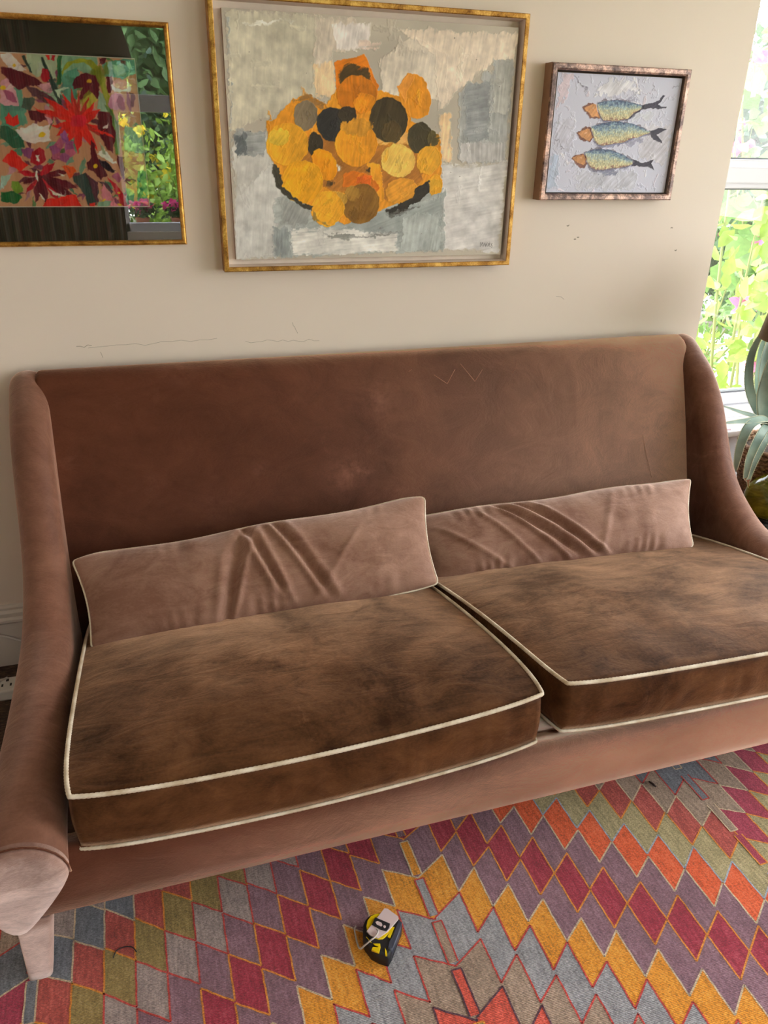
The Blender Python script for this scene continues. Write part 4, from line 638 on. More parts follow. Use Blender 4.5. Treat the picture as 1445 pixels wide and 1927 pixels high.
# ------------------------------------------------------------------ kilim rug
def wool(name, rgb, var=.16):
    M = Mat(name); c = s2l(tuple(min(255, q*1.06+6) for q in rgb)); M.set(Roughness=.95)
    rows = M.n('TexWave', wave_type='BANDS', bands_direction='Y'); rows.inputs['Scale'].default_value = 105; rows.inputs['Distortion'].default_value = 2.2; rows.inputs['Detail'].default_value = 2; rows.inputs['Detail Scale'].default_value = 3
    M.link(M.tc, rows.inputs['Vector'])
    var *= 1.5
    f = M.noise(420, 2, .6, 0, stretch=(.6, 1, 1)); g = M.noise(7, 4, .6, .5); h = M.noise(150, 3, .65, 0, stretch=(1, .14, 1))
    a = M.math('ADD', M.math('MULTIPLY', f, .50), M.math('ADD', M.math('MULTIPLY', g, .15), M.math('MULTIPLY', h, .35)))
    M.color(M.ramp(a, [(.36, tuple(x*(1-var*2.2) for x in c)), (.5, c), (.58, tuple(min(1, x*(1+var)+.04) for x in c)), (.68, tuple(min(1, x*(1+var*1.5)+.11) for x in c))]))
    M.bump(M.math('ADD', M.math('MULTIPLY', rows.outputs['Fac'], .5), M.math('MULTIPLY', f, .9)), .8, .003)
    M.set(Sheen_Weight=.15); return M.m
RC = dict(crimson=(158,30,54), purple=(134,94,106), yellow=(228,142,24), grey=(150,147,150), taupe=(160,134,114), red=(212,78,58), orange=(230,88,36),
          sage=(168,152,108), coral=(180,72,62), slate=(112,114,122), olive=(150,124,66), lilac=(160,140,134), cream=(206,182,150), line_red=(190,58,48), line_blue=(160,168,182), line_gold=(226,138,40), line_plum=(86,44,58), rose=(168,48,74))
RN = list(RC); RM = [wool('wool_'+k, v) for k, v in RC.items()]; RI = {k: i for i, k in enumerate(RN)}
XA = [-1.94, -1.14, -.335, .470, 1.252, 2.034, 2.816]; PEAK = 3   # axes of the zigzag; odd ones are peaks
# boundaries, measured from the top of the crimson band (towards the sofa is +)
BO = [.86, .75, .64, .53, .425, .325, .215, .110, 0, -.102, -.213, -.320, -.430, -.540, -.65, -.76, -.87, -.98, -1.1, -1.2]
def bandcols(region):
    up = {3: ['taupe','slate','lilac','slate','coral','olive','lilac','purple'],     # left of the central axis
          4: ['yellow','slate','slate','taupe','coral','sage','orange','purple'],
          5: ['yellow','slate','slate','taupe','rose','sage','orange','purple'],
          2: ['yellow','slate','taupe','slate','rose','olive','lilac','purple']}
    u = up.get(region, up[2] if region < 2 else up[5])
    return u + ['crimson','purple','yellow','grey','taupe','red','olive','purple','grey','yellow','crimson','taupe']
def outline(a, b):
    s = {a, b}
    if s == {'yellow','grey'} or s == {'grey','taupe'} or s == {'slate','taupe'} or s == {'olive','lilac'} or s == {'lilac','purple'} and 0: return 'line_red'
    if s == {'taupe','red'}: return 'line_plum'
    if s == {'crimson','purple'}: return 'line_gold'
    if 'purple' in s and ('yellow' in s or 'orange' in s): return 'cream'
    if s == {'orange','sage'}: return 'line_blue'
    if s <= {'sage','coral','rose','olive'}: return 'line_gold'
    if s == {'lilac','purple'}: return 'line_red'
    return 'cream' if ('taupe' in s or 'slate' in s) else 'line_gold'
rug = MB(); RY_0, RY_1 = -2.5, -.70; ZR = .006
rr = random.Random(3)
def clip(poly):
    for lim, sg in ((RY_1, -1), (RY_0, 1)):
        out = []
        for i in range(len(poly)):
            a, b2 = poly[i], poly[(i+1) % len(poly)]
            ia, ib = (a[1]-lim)*sg >= 0, (b2[1]-lim)*sg >= 0
            if ia: out.append(a)
            if ia != ib:
                t = (lim-a[1])/(b2[1]-a[1]); out.append((a[0]+(b2[0]-a[0])*t, lim))
        poly = out
        if len(poly) < 3: return []
    return poly
def rpoly(poly, col, z):
    poly = clip(poly)
    if poly: rug.add([(x, y, z) for x, y in poly], [list(range(len(poly)))], RI[col])
def strip(a, b2, col, wd=.0036, z=ZR+.0006):
    dx, dy = b2[0]-a[0], b2[1]-a[1]; L = math.hypot(dx, dy)
    if L < 1e-5: return
    n = max(1, int(L/.012)); nx_, ny_ = -dy/L*wd/2, dx/L*wd/2; pr = None
    for i in range(n+1):
        t = i/n; j = rr.uniform(-.0007, .0007); c = (a[0]+dx*t+j, a[1]+dy*t+j)
        if pr: rpoly([(pr[0]-nx_, pr[1]-ny_), (c[0]-nx_, c[1]-ny_), (c[0]+nx_, c[1]+ny_), (pr[0]+nx_, pr[1]+ny_)], col, z)
        pr = c
columns = []     # (xa, xb, ya_offset, yb_offset, region)
for r in range(len(XA)-1):
    lo, hi = XA[r], XA[r+1]; rising = (r % 2 == 0)   # region climbing to a peak on its right
    n = 11; wmid = ((hi-lo)-.146)/n
    xs = [0, .073]+[.073+wmid*(k+1) for k in range(n)]+[hi-lo]
    if r in (3, 4): xs = [0, .0745]+[.0745+.0565*(k+1) for k in range(5)]+[.357+.0598*(k+1) for k in range(6)]+[hi-lo]
    for k in range(n+2):
        dr = .0535 if r in (1, 2) else .058; yi = -.912-dr*k; yo = yi+.043+rr.uniform(-.003, .003)
        if rising: columns.append((hi-xs[k+1], hi-xs[k], yo, yi, r+0, k))
        else: columns.append((lo+xs[k], lo+xs[k+1], yi, yo, r+0, k))
columns.sort()
REG = {0: 1, 1: 2, 2: 3, 3: 4, 4: 5, 5: 6}
prev = None
for (xa, xb, ya, yb, r, k) in columns:
    cols = bandcols(3 if r == 2 else (4 if r == 3 else (5 if r == 4 else 2)))
    lf = r in (1, 2)
    ys = [(o_*(.93 if lf and o_ > 0 else 1)+ya+rr.uniform(-.003, .003), 0) for o_ in BO]
    ys = [(y, y+(yb-ya)+rr.uniform(-.003, .003)) for y, _ in ys]
    for j in range(len(BO)-1):
        col = cols[j]
        m = .5*(xa+xb)
        rpoly([(xa, ys[j][0]), (xa, ys[j+1][0]), (xb, ys[j+1][1]), (xb, ys[j][1])], col, ZR)
        if j: strip((xa, ys[j][0]), (xb, ys[j][1]), outline(cols[j-1], col))
    # fill beyond the listed bands
    rpoly([(xa, ys[0][0]), (xb, ys[0][1]), (xb, 0), (xa, 0)], 'slate', ZR)
    rpoly([(xa, ys[-1][0]), (xa, -3), (xb, -3), (xb, ys[-1][1])], 'purple', ZR)
    if prev:
        pcol, pys = prev
        cuts = sorted([y[1] for y in pys]+[y[0] for y in ys], reverse=True)
        def at(lst, cs, y):
            for j in range(len(lst)-1):
                if lst[j] >= y > lst[j+1]: return cs[j]
            return None
        L1 = [y[1] for y in pys]; L2 = [y[0] for y in ys]
        for a_, b_ in zip(cuts[:-1], cuts[1:]):
            mid = (a_+b_)/2; c1, c2 = at(L1, pcol, mid), at(L2, cols, mid)
            if c1 and c2 and c1 != c2: strip((xa, a_), (xa, b_), outline(c1, c2))
    prev = (cols, ys)
# narrow stems on the axes
for ai, ax in enumerate(XA[1:-1], 1):
    peak = (ai % 2 == 1); cols = bandcols(4 if peak else (5 if ax > .5 else 2))
    for j in range(1, len(BO)-1):
        if peak:
            y0 = -.905+BO[j]; y1 = y0+.095; col = cols[j]; other = cols[j-1]
        else:
            y0 = -1.561+.005+BO[j]-.088; y1 = -1.561+BO[j]+.004; col = cols[j-1]; other = cols[j]
        if y1 < RY_0 or y0 > RY_1: continue
        hw = .0105
        rug.add([(ax-hw, y0, ZR+.0009), (ax+hw, y0, ZR+.0009), (ax+hw, y1, ZR+.0009), (ax-hw, y1, ZR+.0009)], [(0, 1, 2, 3)], RI[col])
        oc = outline(col, other)
        for a_, b_ in (((ax-hw, y0), (ax-hw, y1)), ((ax+hw, y0), (ax+hw, y1))) + ((((ax-hw, y1), (ax+hw, y1)),) if peak else (((ax-hw, y0), (ax+hw, y0)),)):
            strip(a_, b_, oc, .0034, ZR+.0013)
rug.box(XA[0], XA[-1], RY_0, RY_1, .0005, ZR-.0003, RI['taupe'])
o = rug.build('rug', RM, recalc=False)
tag(o, 'flat woven wool rug with zigzag bands of coloured lozenges under the sofa', 'rug')

# ------------------------------------------------------------------ painted surfaces
class Painting:
    """brush strokes laid on a fine grid of vertices: colour and relief of the paint"""
    def __init__(s, x0, x1, z0, z1, res, base, seed=0):
        s.nx = int((x1-x0)/res)+1; s.nz = int((z1-z0)/res)+1
        s.X, s.Z = np.meshgrid(np.linspace(x0, x1, s.nx), np.linspace(z0, z1, s.nz))
        s.c = np.zeros(s.X.shape+(3,)); s.c[:] = base; s.h = np.zeros(s.X.shape); s.seed = seed; s.k = 0
        s.bx = (x0, x1, z0, z1)
    def streak(s, ang, seed, f1=230, f2=22, X=None, Z=None):
        a = math.radians(ang); U = X*math.cos(a)+Z*math.sin(a); V = -X*math.sin(a)+Z*math.cos(a)
        return fbm(U*f2, V*f1, seed, 3)
    def window(s, poly, pad=.012):
        xs = [q[0] for q in poly]; zs = [q[1] for q in poly]; x0, x1, z0, z1 = s.bx
        i0 = max(0, int((min(xs)-pad-x0)/(x1-x0)*(s.nx-1))); i1 = min(s.nx, int((max(xs)+pad-x0)/(x1-x0)*(s.nx-1))+2)
        j0 = max(0, int((min(zs)-pad-z0)/(z1-z0)*(s.nz-1))); j1 = min(s.nz, int((max(zs)+pad-z0)/(z1-z0)*(s.nz-1))+2)
        return slice(j0, max(j1, j0)), slice(i0, max(i1, i0))
    def mask(s, poly, rag, sl=None):
        s.k += 1; am = .0012*rag
        X, Z = (s.X, s.Z) if sl is None else (s.X[sl], s.Z[sl])
        Xw = X+(fbm(X*110, Z*110, s.seed+s.k, 3)-.5)*am*6; Zw = Z+(fbm(X*110+9, Z*110+5, s.seed+s.k+50, 3)-.5)*am*6
        Xw = Xw+(vnoise(X*38, Z*38, s.k)-.5)*.007*min(rag, 1); Zw = Zw+(vnoise(X*38, Z*38, s.k+9)-.5)*.007*min(rag, 1)
        P = np.array(poly); ins = np.zeros(X.shape, bool); d2 = np.full(X.shape, 1e9)
        for i in range(len(P)):
            (xa, za), (xb, zb) = P[i], P[(i+1) % len(P)]
            if abs(zb-za) > 1e-9:
                c = ((za > Zw) != (zb > Zw)) & (Xw < (xb-xa)*(Zw-za)/(zb-za)+xa); ins ^= c
            L2 = (xb-xa)**2+(zb-za)**2+1e-12; t = np.clip(((Xw-xa)*(xb-xa)+(Zw-za)*(zb-za))/L2, 0, 1)
            d2 = np.minimum(d2, (Xw-xa-t*(xb-xa))**2+(Zw-za-t*(zb-za))**2)
        return ins, np.sqrt(d2)
    def stroke(s, poly, col, rag=1, ang=80, st=.5, alpha=1.0):
        sl = s.window(poly); X, Z = s.X[sl], s.Z[sl]
        if X.size == 0: return
        ins, d = s.mask(poly, rag, sl)
        k = s.streak(ang, s.seed+s.k*7, X=X, Z=Z)
        w = ins*np.clip(d/.0012, 0, 1)
        if rag > 1.8: w = w*np.clip((d/.010 + (k-.30)*2.2), 0, 1)      # dry brush edges
        w = (w*alpha)[..., None]
        c = np.array(col, float)*(1+((k-.5)*.26*st+(fbm(X*60, Z*60, s.k, 3)-.5)*.20+(fbm(X*22, Z*22, s.k+5, 2)-.5)*.18)[..., None])
        s.c[sl] = s.c[sl]*(1-w)+np.clip(c, 0, 255)*w
        s.h[sl] = np.where(ins, np.maximum(s.h[sl]*.6, 0)+.00035*np.clip(d/.002, 0, 1)*(.6+k)+.0005*np.exp(-(d-.0015)**2/(.0012**2)), s.h[sl])
    def dabs(s, poly, col, n, ang, lo=.78, hi=1.22, seed=0):
        """facets of lighter and darker paint inside one stroke"""
        g = random.Random(int(abs(poly[0][0]*9973+poly[0][1]*7919)*1000)+seed)
        cx = sum(q[0] for q in poly)/len(poly); cz = sum(q[1] for q in poly)/len(poly); ext = max(math.hypot(q[0]-cx, q[1]-cz) for q in poly)
        for _ in range(n):
            q = g.choice(poly); t = g.uniform(0, .62); px, pz = cx+(q[0]-cx)*t, cz+(q[1]-cz)*t
            L_ = ext*g.uniform(.18, .42); w_ = L_*g.uniform(.2, .5); a = math.radians(ang+g.uniform(-25, 25)); ca, sa = math.cos(a), math.sin(a); m = g.uniform(lo, hi)
            tint = (m, m*g.uniform(.95, 1.04), m*g.uniform(.88, 1.1))
            s.stroke([(px+ca*u-sa*v, pz+sa*u+ca*v) for u, v in ((-L_, -w_*.3), (-L_*.3, -w_), (L_*.8, -w_*.5), (L_, w_*.4), (0, w_))], tuple(min(255, c_*k_) for c_, k_ in zip(col, tint)), 2.2, ang, .9, .75)
    def build(s, name, y, parent, mat, thick=.016, side=(200, 195, 185)):
        c = np.clip(s.c, 0, 255)/255.0; lin = np.where(c <= .04045, c/12.92, ((c+.055)/1.055)**2.4)
        nx, nz = s.nx, s.nz; n = nx*nz
        V = np.stack([s.X, np.full(s.X.shape, y)-s.h, s.Z], -1).reshape(-1, 3)
        idx = np.arange(n).reshape(nz, nx)
        F = np.stack([idx[:-1, :-1], idx[:-1, 1:], idx[1:, 1:], idx[1:, :-1]], -1).reshape(-1, 4)
        x0, x1, z0, z1 = s.bx
        bv = np.array([(x0, y, z0), (x1, y, z0), (x1, y, z1), (x0, y, z1), (x0, y+thick, z0), (x1, y+thick, z0), (x1, y+thick, z1), (x0, y+thick, z1)])
        bf = np.array([(0, 4, 5, 1), (1, 5, 6, 2), (2, 6, 7, 3), (3, 7, 4, 0), (4, 7, 6, 5)])+n
        V = np.concatenate([V, bv]); F = np.concatenate([F, bf])
        me = bpy.data.meshes.new(name); me.vertices.add(len(V)); me.vertices.foreach_set('co', V.ravel())
        me.loops.add(F.size); me.loops.foreach_set('vertex_index', F.ravel().astype(np.int32))
        me.polygons.add(len(F)); me.polygons.foreach_set('loop_start', np.arange(0, F.size, 4, dtype=np.int32))
        sm = np.ones(len(F), bool); sm[-5:] = False; me.polygons.foreach_set('use_smooth', sm)
        me.update(calc_edges=True)
        ca = me.color_attributes.new('paint', 'FLOAT_COLOR', 'POINT')
        col = np.ones((len(V), 4)); col[:n, :3] = lin.reshape(-1, 3); col[n:, :3] = s2l(side)
        ca.data.foreach_set('color', col.ravel())
        me.materials.append(mat)
        o = bpy.data.objects.new(name, me); C.objects.link(o); o.parent = parent; o.location = -root_loc(parent)
        return o
M = Mat('oil_paint'); at_ = M.n('Attribute'); at_.attribute_name = 'paint'; M.color(at_.outputs['Color']); M.set(Roughness=.55)
M.b.inputs['Specular IOR Level'].default_value = .25
M.bump(M.noise(900, 3, .7, 0, stretch=(.4, 1, 1)), .15, .001); m_paint = M.m

def gilt(name, c1, c2, c3, rough=.38, metal=.85):
    M = Mat(name); f = M.noise(28, 6, .65, .4, stretch=(1, 1, 1)); g = M.noise(260, 3)
    a = M.math('ADD', M.math('MULTIPLY', f, .75), M.math('MULTIPLY', g, .25))
    M.color(M.ramp(a, [(.33, s2l(c1)), (.48, s2l(c2)), (.62, s2l(c3))])); M.set(Metallic=metal, Roughness=rough)
    M.bump(g, .25, .002); return M.m
m_gold = gilt('gold_leaf_frame', (104, 66, 30), (178, 130, 62), (226, 182, 104))
m_gold2 = gilt('rubbed_gold_frame', (118, 78, 34), (190, 138, 62), (226, 180, 96), .42)
m_copper = gilt('distressed_copper_leaf', (62, 52, 52), (128, 106, 100), (226, 188, 170), .42, .4)
m_side = plain('frame_side_wood', (150, 122, 102), .6, noise=30)
m_liner = plain('cream_frame_liner', (232, 216, 202), .7, noise=22, var=.06)

def frame_ring(mb, x0, x1, z0, z1, prof, mi=0, smooth=False):
    """mitred moulding: prof = [(inset, y)] swept round the rectangle"""
    rows = []
    for (ins, y) in prof:
        rows.append([(x0+ins, y, z0+ins), (x1-ins, y, z0+ins), (x1-ins, y, z1-ins), (x0+ins, y, z1-ins)])
    mb.grid(rows, True, mi, smooth)

# --- bowl of fruit, in a gilt-edged tray frame
x0, x1, z0, z1 = .2495, 1.1025, 1.174, 1.821
fruit = thing('framed_painting', 'largest picture, yellow and dark fruit painting in a gilt-edged cream tray frame', 'painting', (.68, -.02, 1.174), 'pictures hanging on the wall')
b = MB(); frame_ring(b, x0, x1, z0, z1, [(0, 0), (0, -.044), (.002, -.046), (.011, -.046), (.013, -.044)]); b.build('frame', m_gold, fruit)
b = MB(); frame_ring(b, x0, x1, z0, z1, [(.013, -.044), (.016, -.012), (.06, -.012)]); 
b.add([(x0+.05, -.012, z0+.05), (x1-.05, -.012, z0+.05), (x1-.05, -.012, z1-.05), (x0+.05, -.012, z1-.05)], [(0, 1, 2, 3)])
frame_ring(b, x0, x1, z0, z1, [(.002, -.002), (.3, -.002)])
b.build('frame_liner', m_liner, fruit)
p = Painting(.284, 1.078, 1.204, 1.789, .0015, (199, 190, 174), 11)
k = fbm(p.X*7, p.Z*9, 3, 4); p.c *= (1+(k-.5)*.16)[..., None]
for poly, col, rag, ang, st in FRUIT:
    p.stroke(poly, tuple(min(255, q*(1.06 if rag < 1.3 else 1.13)) for q in col), min(rag, 2.6), ang, st)
    if rag < 1.3 and sum(col) > 120: p.dabs(poly, col, 4, ang, .86, 1.12)
rs = random.Random(8)
for i in range(46):      # knife marks in the ground
    cx, cz = rs.uniform(.30, 1.06), rs.uniform(1.22, 1.78)
    if .42 < cx < .84 and 1.28 < cz < 1.68: continue
    L_, w_ = rs.uniform(.03, .09), rs.uniform(.004, .02); a = rs.choice([0, 90])+rs.uniform(-12, 12); ca, sa = math.cos(math.radians(a)), math.sin(math.radians(a))
    g = rs.uniform(-14, 14); iz = min(p.nz-1, int((cz-1.204)/.0015)); ix = min(p.nx-1, int((cx-.284)/.0015)); base = p.c[iz, ix]
    p.stroke([(cx+ca*u-sa*v, cz+sa*u+ca*v) for u, v in ((-L_/2, -w_/2), (L_/2, -w_/3), (L_/2, w_/2), (-L_/2, w_/3))], tuple(np.clip(base+g, 0, 255)), 2.4, a, .8, .8)
for i in range(26):      # dark flecks
    cx, cz = rs.uniform(.30, 1.06), rs.uniform(1.22, 1.76); r_ = rs.uniform(.0012, .003)
    p.stroke([(cx-r_, cz), (cx, cz-r_*.6), (cx+r_, cz), (cx, cz+r_*.7)], (84, 70, 56), .4)
for s_ in SIGNATURE:
    for a_, b_ in zip(s_[:-1], s_[1:]):
        dx, dz = b_[0]-a_[0], b_[1]-a_[1]; L_ = math.hypot(dx, dz)+1e-9; n_ = (-dz/L_*.0009, dx/L_*.0009); e_ = (dx/L_*.0006, dz/L_*.0006)
        p.stroke([(a_[0]-n_[0]-e_[0], a_[1]-n_[1]-e_[1]), (b_[0]-n_[0]+e_[0], b_[1]-n_[1]+e_[1]), (b_[0]+n_[0]+e_[0], b_[1]+n_[1]+e_[1]), (a_[0]+n_[0]-e_[0], a_[1]+n_[1]-e_[1])], (40, 34, 30), .12, 0, .1)
cv = p.build('canvas', -.030, fruit, m_paint, .017, (150, 120, 95)); cv['label'] = 'painted canvas with yellow, orange and dark fruit on pale grey'

# --- three fish, in a distressed copper box frame
x0, x1, z0, z1 = 1.184, 1.642, 1.357, 1.713
fish = thing('framed_painting', 'smallest picture, three fish on pale lilac in a mottled copper frame', 'painting', (1.41, -.02, 1.357), 'pictures hanging on the wall')
b = MB(); frame_ring(b, x0, x1, z0, z1, [(0, 0), (0, -.040)], 1); frame_ring(b, x0, x1, z0, z1, [(0, -.040), (.003, -.045), (.013, -.045), (.016, -.043), (.018, -.040)], 0)
frame_ring(b, x0, x1, z0, z1, [(.018, -.040), (.018, -.008), (.04, -.008)], 2)
b.add([(x0+.03, -.008, z0+.03), (x1-.03, -.008, z0+.03), (x1-.03, -.008, z1-.03), (x0+.03, -.008, z1-.03)], [(0, 1, 2, 3)], 2)
b.build('frame', [m_copper, m_side, plain('frame_shadow_gap', (104, 84, 70), .7)], fish)
p = Painting(1.210, 1.622, 1.378, 1.690, .0012, (210, 212, 230), 31)
for i in range(170):
    cx, cz = rs.uniform(1.21, 1.62), rs.uniform(1.378, 1.69); L_, w_ = rs.uniform(.008, .04), rs.uniform(.003, .009); a = rs.uniform(0, 180)
    ca, sa = math.cos(math.radians(a)), math.sin(math.radians(a)); v_ = rs.choice([(212, 216, 236), (222, 220, 230), (200, 202, 218), (232, 230, 236), (190, 194, 212), (220, 210, 222), (208, 212, 228)])
    p.stroke([(cx+ca*u-sa*v, cz+sa*u+ca*v) for u, v in ((-L_/2, -w_/2), (0, -w_*.7), (L_/2, -w_/3), (L_/2, w_/2), (0, w_*.3), (-L_/2, w_/3))], v_, 2.6, a, 1, .85)
def dilate(poly, d):
    cx = sum(q[0] for q in poly)/len(poly); cz = sum(q[1] for q in poly)/len(poly)
    return [(q[0]+(q[0]-cx)/max(math.hypot(q[0]-cx, q[1]-cz), 1e-6)*d, q[1]+(q[1]-cz)/max(math.hypot(q[0]-cx, q[1]-cz), 1e-6)*d) for q in poly]
for it in FISH:
    if it[0] != 'fish': p.stroke(*it, .8); continue
    _, hd, bd, tl = it
    p.stroke([(x, z-.005) for x, z in dilate(bd, .001)], (132, 134, 162), 2, 10, 1, .9)
    p.stroke(tl, (72, 70, 84), 1.0, 20, 1)
    p.stroke(dilate(bd, .001), (118, 110, 122), 1.6, 5, .8, .7)
    ins, d = p.mask(bd, .5)
    zz = [q[1] for q in bd]; xx = [q[0] for q in bd]
    mx = np.interp(p.X, sorted(xx), np.interp(sorted(xx), sorted(xx), sorted(xx)))
    # local height across the body: 0 belly, 1 back
    up = np.full(p.X.shape, 0.5); col_hi = np.zeros(p.nx); col_lo = np.zeros(p.nx)
    for i in range(p.nx):
        kz = np.where(ins[:, i])[0]
        if len(kz): up[:, i] = (np.arange(p.nz)-kz[0])/max(1, kz[-1]-kz[0])
    stops = [0, .12, .35, .6, .82, 1.0]; cols_ = np.array([(160, 126, 112), (212, 202, 160), (202, 200, 164), (176, 190, 180), (130, 154, 176), (88, 100, 128)], float)
    kk = np.clip(up+(fbm(p.X*160, p.Z*300, 5, 3)-.5)*.5, 0, 1)
    body = np.stack([np.interp(kk, stops, cols_[:, q]) for q in range(3)], -1)
    sc = fbm(p.X*500, p.Z*260, 77, 2); body *= (1+(sc-.5)*.5)[..., None]
    w_ = (ins*np.clip((d-.0006)/.0015, 0, 1))[..., None]; p.c = p.c*(1-w_)+np.clip(body, 0, 255)*w_; p.h += ins*.0006*(.5+sc)
    p.stroke(dilate(hd, .001), (122, 76, 62), 1.4, 50, .8, .85); p.stroke(dilate(hd, -.0035), (208, 152, 104), .9, 50, 1)
    cx = sum(q[0] for q in hd)/len(hd); cz = sum(q[1] for q in hd)/len(hd)
    p.stroke([(cx-.008, cz+.003), (cx+.004, cz+.009), (cx+.003, cz+.001)], (222, 176, 140), 1, 40, .8)
cv = p.build('canvas', -.030, fish, m_paint, .016); cv['label'] = 'painted canvas with three fish one above another'

# --- flowers under glass, in a slim gold frame
x0, x1, z0, z1 = -.622, .158, 1.244, 1.753
flo = thing('framed_painting', 'leftmost picture, red flowers in a dark mat behind glass, slim gold frame', 'painting', (-.23, -.01, 1.244), 'pictures hanging on the wall')
b = MB(); pr_ = [(0, 0), (0, -.012)]+[(.0065-.0065*math.cos(a), -.012-.010*math.sin(a)) for a in np.linspace(.3, math.pi, 9)]+[(.013, -.004)]
frame_ring(b, x0, x1, z0, z1, pr_, 0, False); b.build('frame', m_gold2, flo)
b = MB(); m_mat = plain('dark_olive_mat', (54, 52, 37), .85, noise=300, var=.05); m_bev = plain('mat_bevel', (232, 228, 214), .8)
ax0, ax1, az0, az1 = -.536, .072, 1.338, 1.6745
b.add([(x0+.01, -.0105, z0+.01), (x1-.01, -.0105, z0+.01), (x1-.01, -.0105, z1-.01), (x0+.01, -.0105, z1-.01), (ax0, -.0105, az0), (ax1, -.0105, az0), (ax1, -.0105, az1), (ax0, -.0105, az1)],
      [(0, 1, 5, 4), (1, 2, 6, 5), (2, 3, 7, 6), (3, 0, 4, 7)])
b.add([(ax0, -.0105, az0), (ax1, -.0105, az0), (ax1, -.0105, az1), (ax0, -.0105, az1), (ax0+.0018, -.0085, az0+.0018), (ax1-.0018, -.0085, az0+.0018), (ax1-.0018, -.0085, az1-.0018), (ax0+.0018, -.0085, az1-.0018)],
      [(0, 1, 5, 4), (1, 2, 6, 5), (2, 3, 7, 6), (3, 0, 4, 7)], 1)
b.build('mat', [m_mat, m_bev], flo)
p = Painting(ax0-.004, ax1+.004, az0-.004, az1+.004, .0015, (222, 164, 124), 51)
for i in range(190):
    cx, cz = rs.uniform(-.54, .07), rs.uniform(1.34, 1.67); L_, w_ = rs.uniform(.015, .06), rs.uniform(.008, .022); a = rs.uniform(0, 180); ca, sa = math.cos(math.radians(a)), math.sin(math.radians(a))
    v_ = rs.choice([(132, 168, 138), (86, 142, 118), (160, 84, 112), (206, 150, 158), (226, 180, 150), (92, 22, 34), (44, 104, 56), (196, 40, 36)] if cx < -.29 else [(132, 168, 138), (206, 150, 158), (224, 170, 132), (92, 146, 112), (160, 84, 112), (120, 60, 70), (110, 150, 90)])
    p.stroke([(cx+ca*u-sa*v, cz+sa*u+ca*v) for u, v in ((-L_/2, 0), (0, -w_/2), (L_/2, 0), (0, w_/2))], v_, 1, a, .8)
for poly, col, rag, ang, st in FLOWERS[1:]:
    col = tuple(min(255, q*1.2) for q in col)
    p.stroke(poly, col, min(rag, 1.3), ang, st); p.dabs(poly, col, 2, ang if ang != 80 else (poly[0][0]*9000) % 180, .75, 1.22)
cv = p.build('artwork', -.0075, flo, m_paint, .003); cv['label'] = 'painting of red dahlias, mauve and pale flowers on green'
m_picglass = pane_glass('picture_glass', 1.55, (.98, .99, .98), 2.6)
b = MB(); b.box(x0+.008, x1-.008, -.0135, -.0115, z0+.008, z1-.008); b.build('glass', m_picglass, flo)

# ------------------------------------------------------------------ tape measure on the rug
tm = thing('tape_measure', 'small yellow and black tape measure lying on the patterned rug in front of the sofa', 'tape measure', (.343, -1.24, ZR))
m_blk = plain('black_rubber', (30, 30, 33), .6, noise=60, var=.2); m_yel = plain('yellow_plastic', (236, 204, 10), .32); m_slate = plain('worn_rubber_grip', (66, 70, 84), .5, noise=40)
m_lab = plain('pinkish_paper_label', (224, 202, 200), .55); m_cord = plain('pale_string', (196, 186, 178), .7, noise=200); m_metal = plain('steel_hook', (190, 190, 192), .3, 1.0)
b = MB(); b.prism(TAPE_CASE, ZR, .0385, 0, .006); b.build('case', m_blk, tm)
b = MB(); b.prism(TAPE_FACE, .036, .0405, 0, .0015); o = b.build('face_plate', m_yel, tm); o['label'] = 'round yellow face'
b = MB(); b.prism(TAPE_LABEL, .0395, .0428, 0, .0008); b.build('label_sticker', m_lab, tm)
b = MB(); b.prism(TAPE_STRAP, .0420, .0450, 0, .0008); st_ = b.build('clip', m_blk, tm)
b = MB(); b.prism(TAPE_OVAL, .0445, .0458); b.prism(TAPE_DOT, .0445, .0458); b.build('clip_opening', m_lab, st_)
b = MB(); b.prism(TAPE_GRIP, .020, .0410, 0, .004); b.build('grip', m_slate, tm)
for q in TAPE_PATCH:
    b = MB(); b.prism(q, .036, .0408, 0, .0006); b.build('side_patch', m_yel, tm)
b = MB(); b.prism(TAPE_HOOK, ZR+.004, .026); b.build('blade_hook', m_metal, tm)
b = MB(); n_ = len(TAPE_CORD); zc = [.0475, .047, .046, .044, .034, .016, .0115, .011, .011, .0105]
b.tube([tuple(p) for p in spline([(x, y, zc[i]) for i, (x, y) in enumerate(TAPE_CORD)], 60)], .0018, 8, twist=900, lobes=2); b.build('wrist_cord', m_cord, tm)

THREAD = [(-.1845,-1.13,.0085),(-.1794,-1.1173,.0085),(-.1691,-1.1131,.009),(-.1567,-1.1132,.009),(-.1464,-1.1187,.0085),(-.1394,-1.1304,.0085)]
TWIG = [(1.1455,-1.023,.0095),(1.1493,-1.0338,.010),(1.1518,-1.0441,.0095)]
b = MB(); b.tube([tuple(p) for p in spline(THREAD, 24)], .0011, 6); tag(b.build('thread', m_blk), 'short curled dark thread lying on the coral and olive part of the rug', 'thread')
b = MB(); b.tube(TWIG, [.0022, .003, .0016], 6); tag(b.build('twig', plain('dark_brown_bark', (54, 34, 26), .8)), 'tiny dark brown twig lying on the rug in front of the sofa, right side', 'twig')

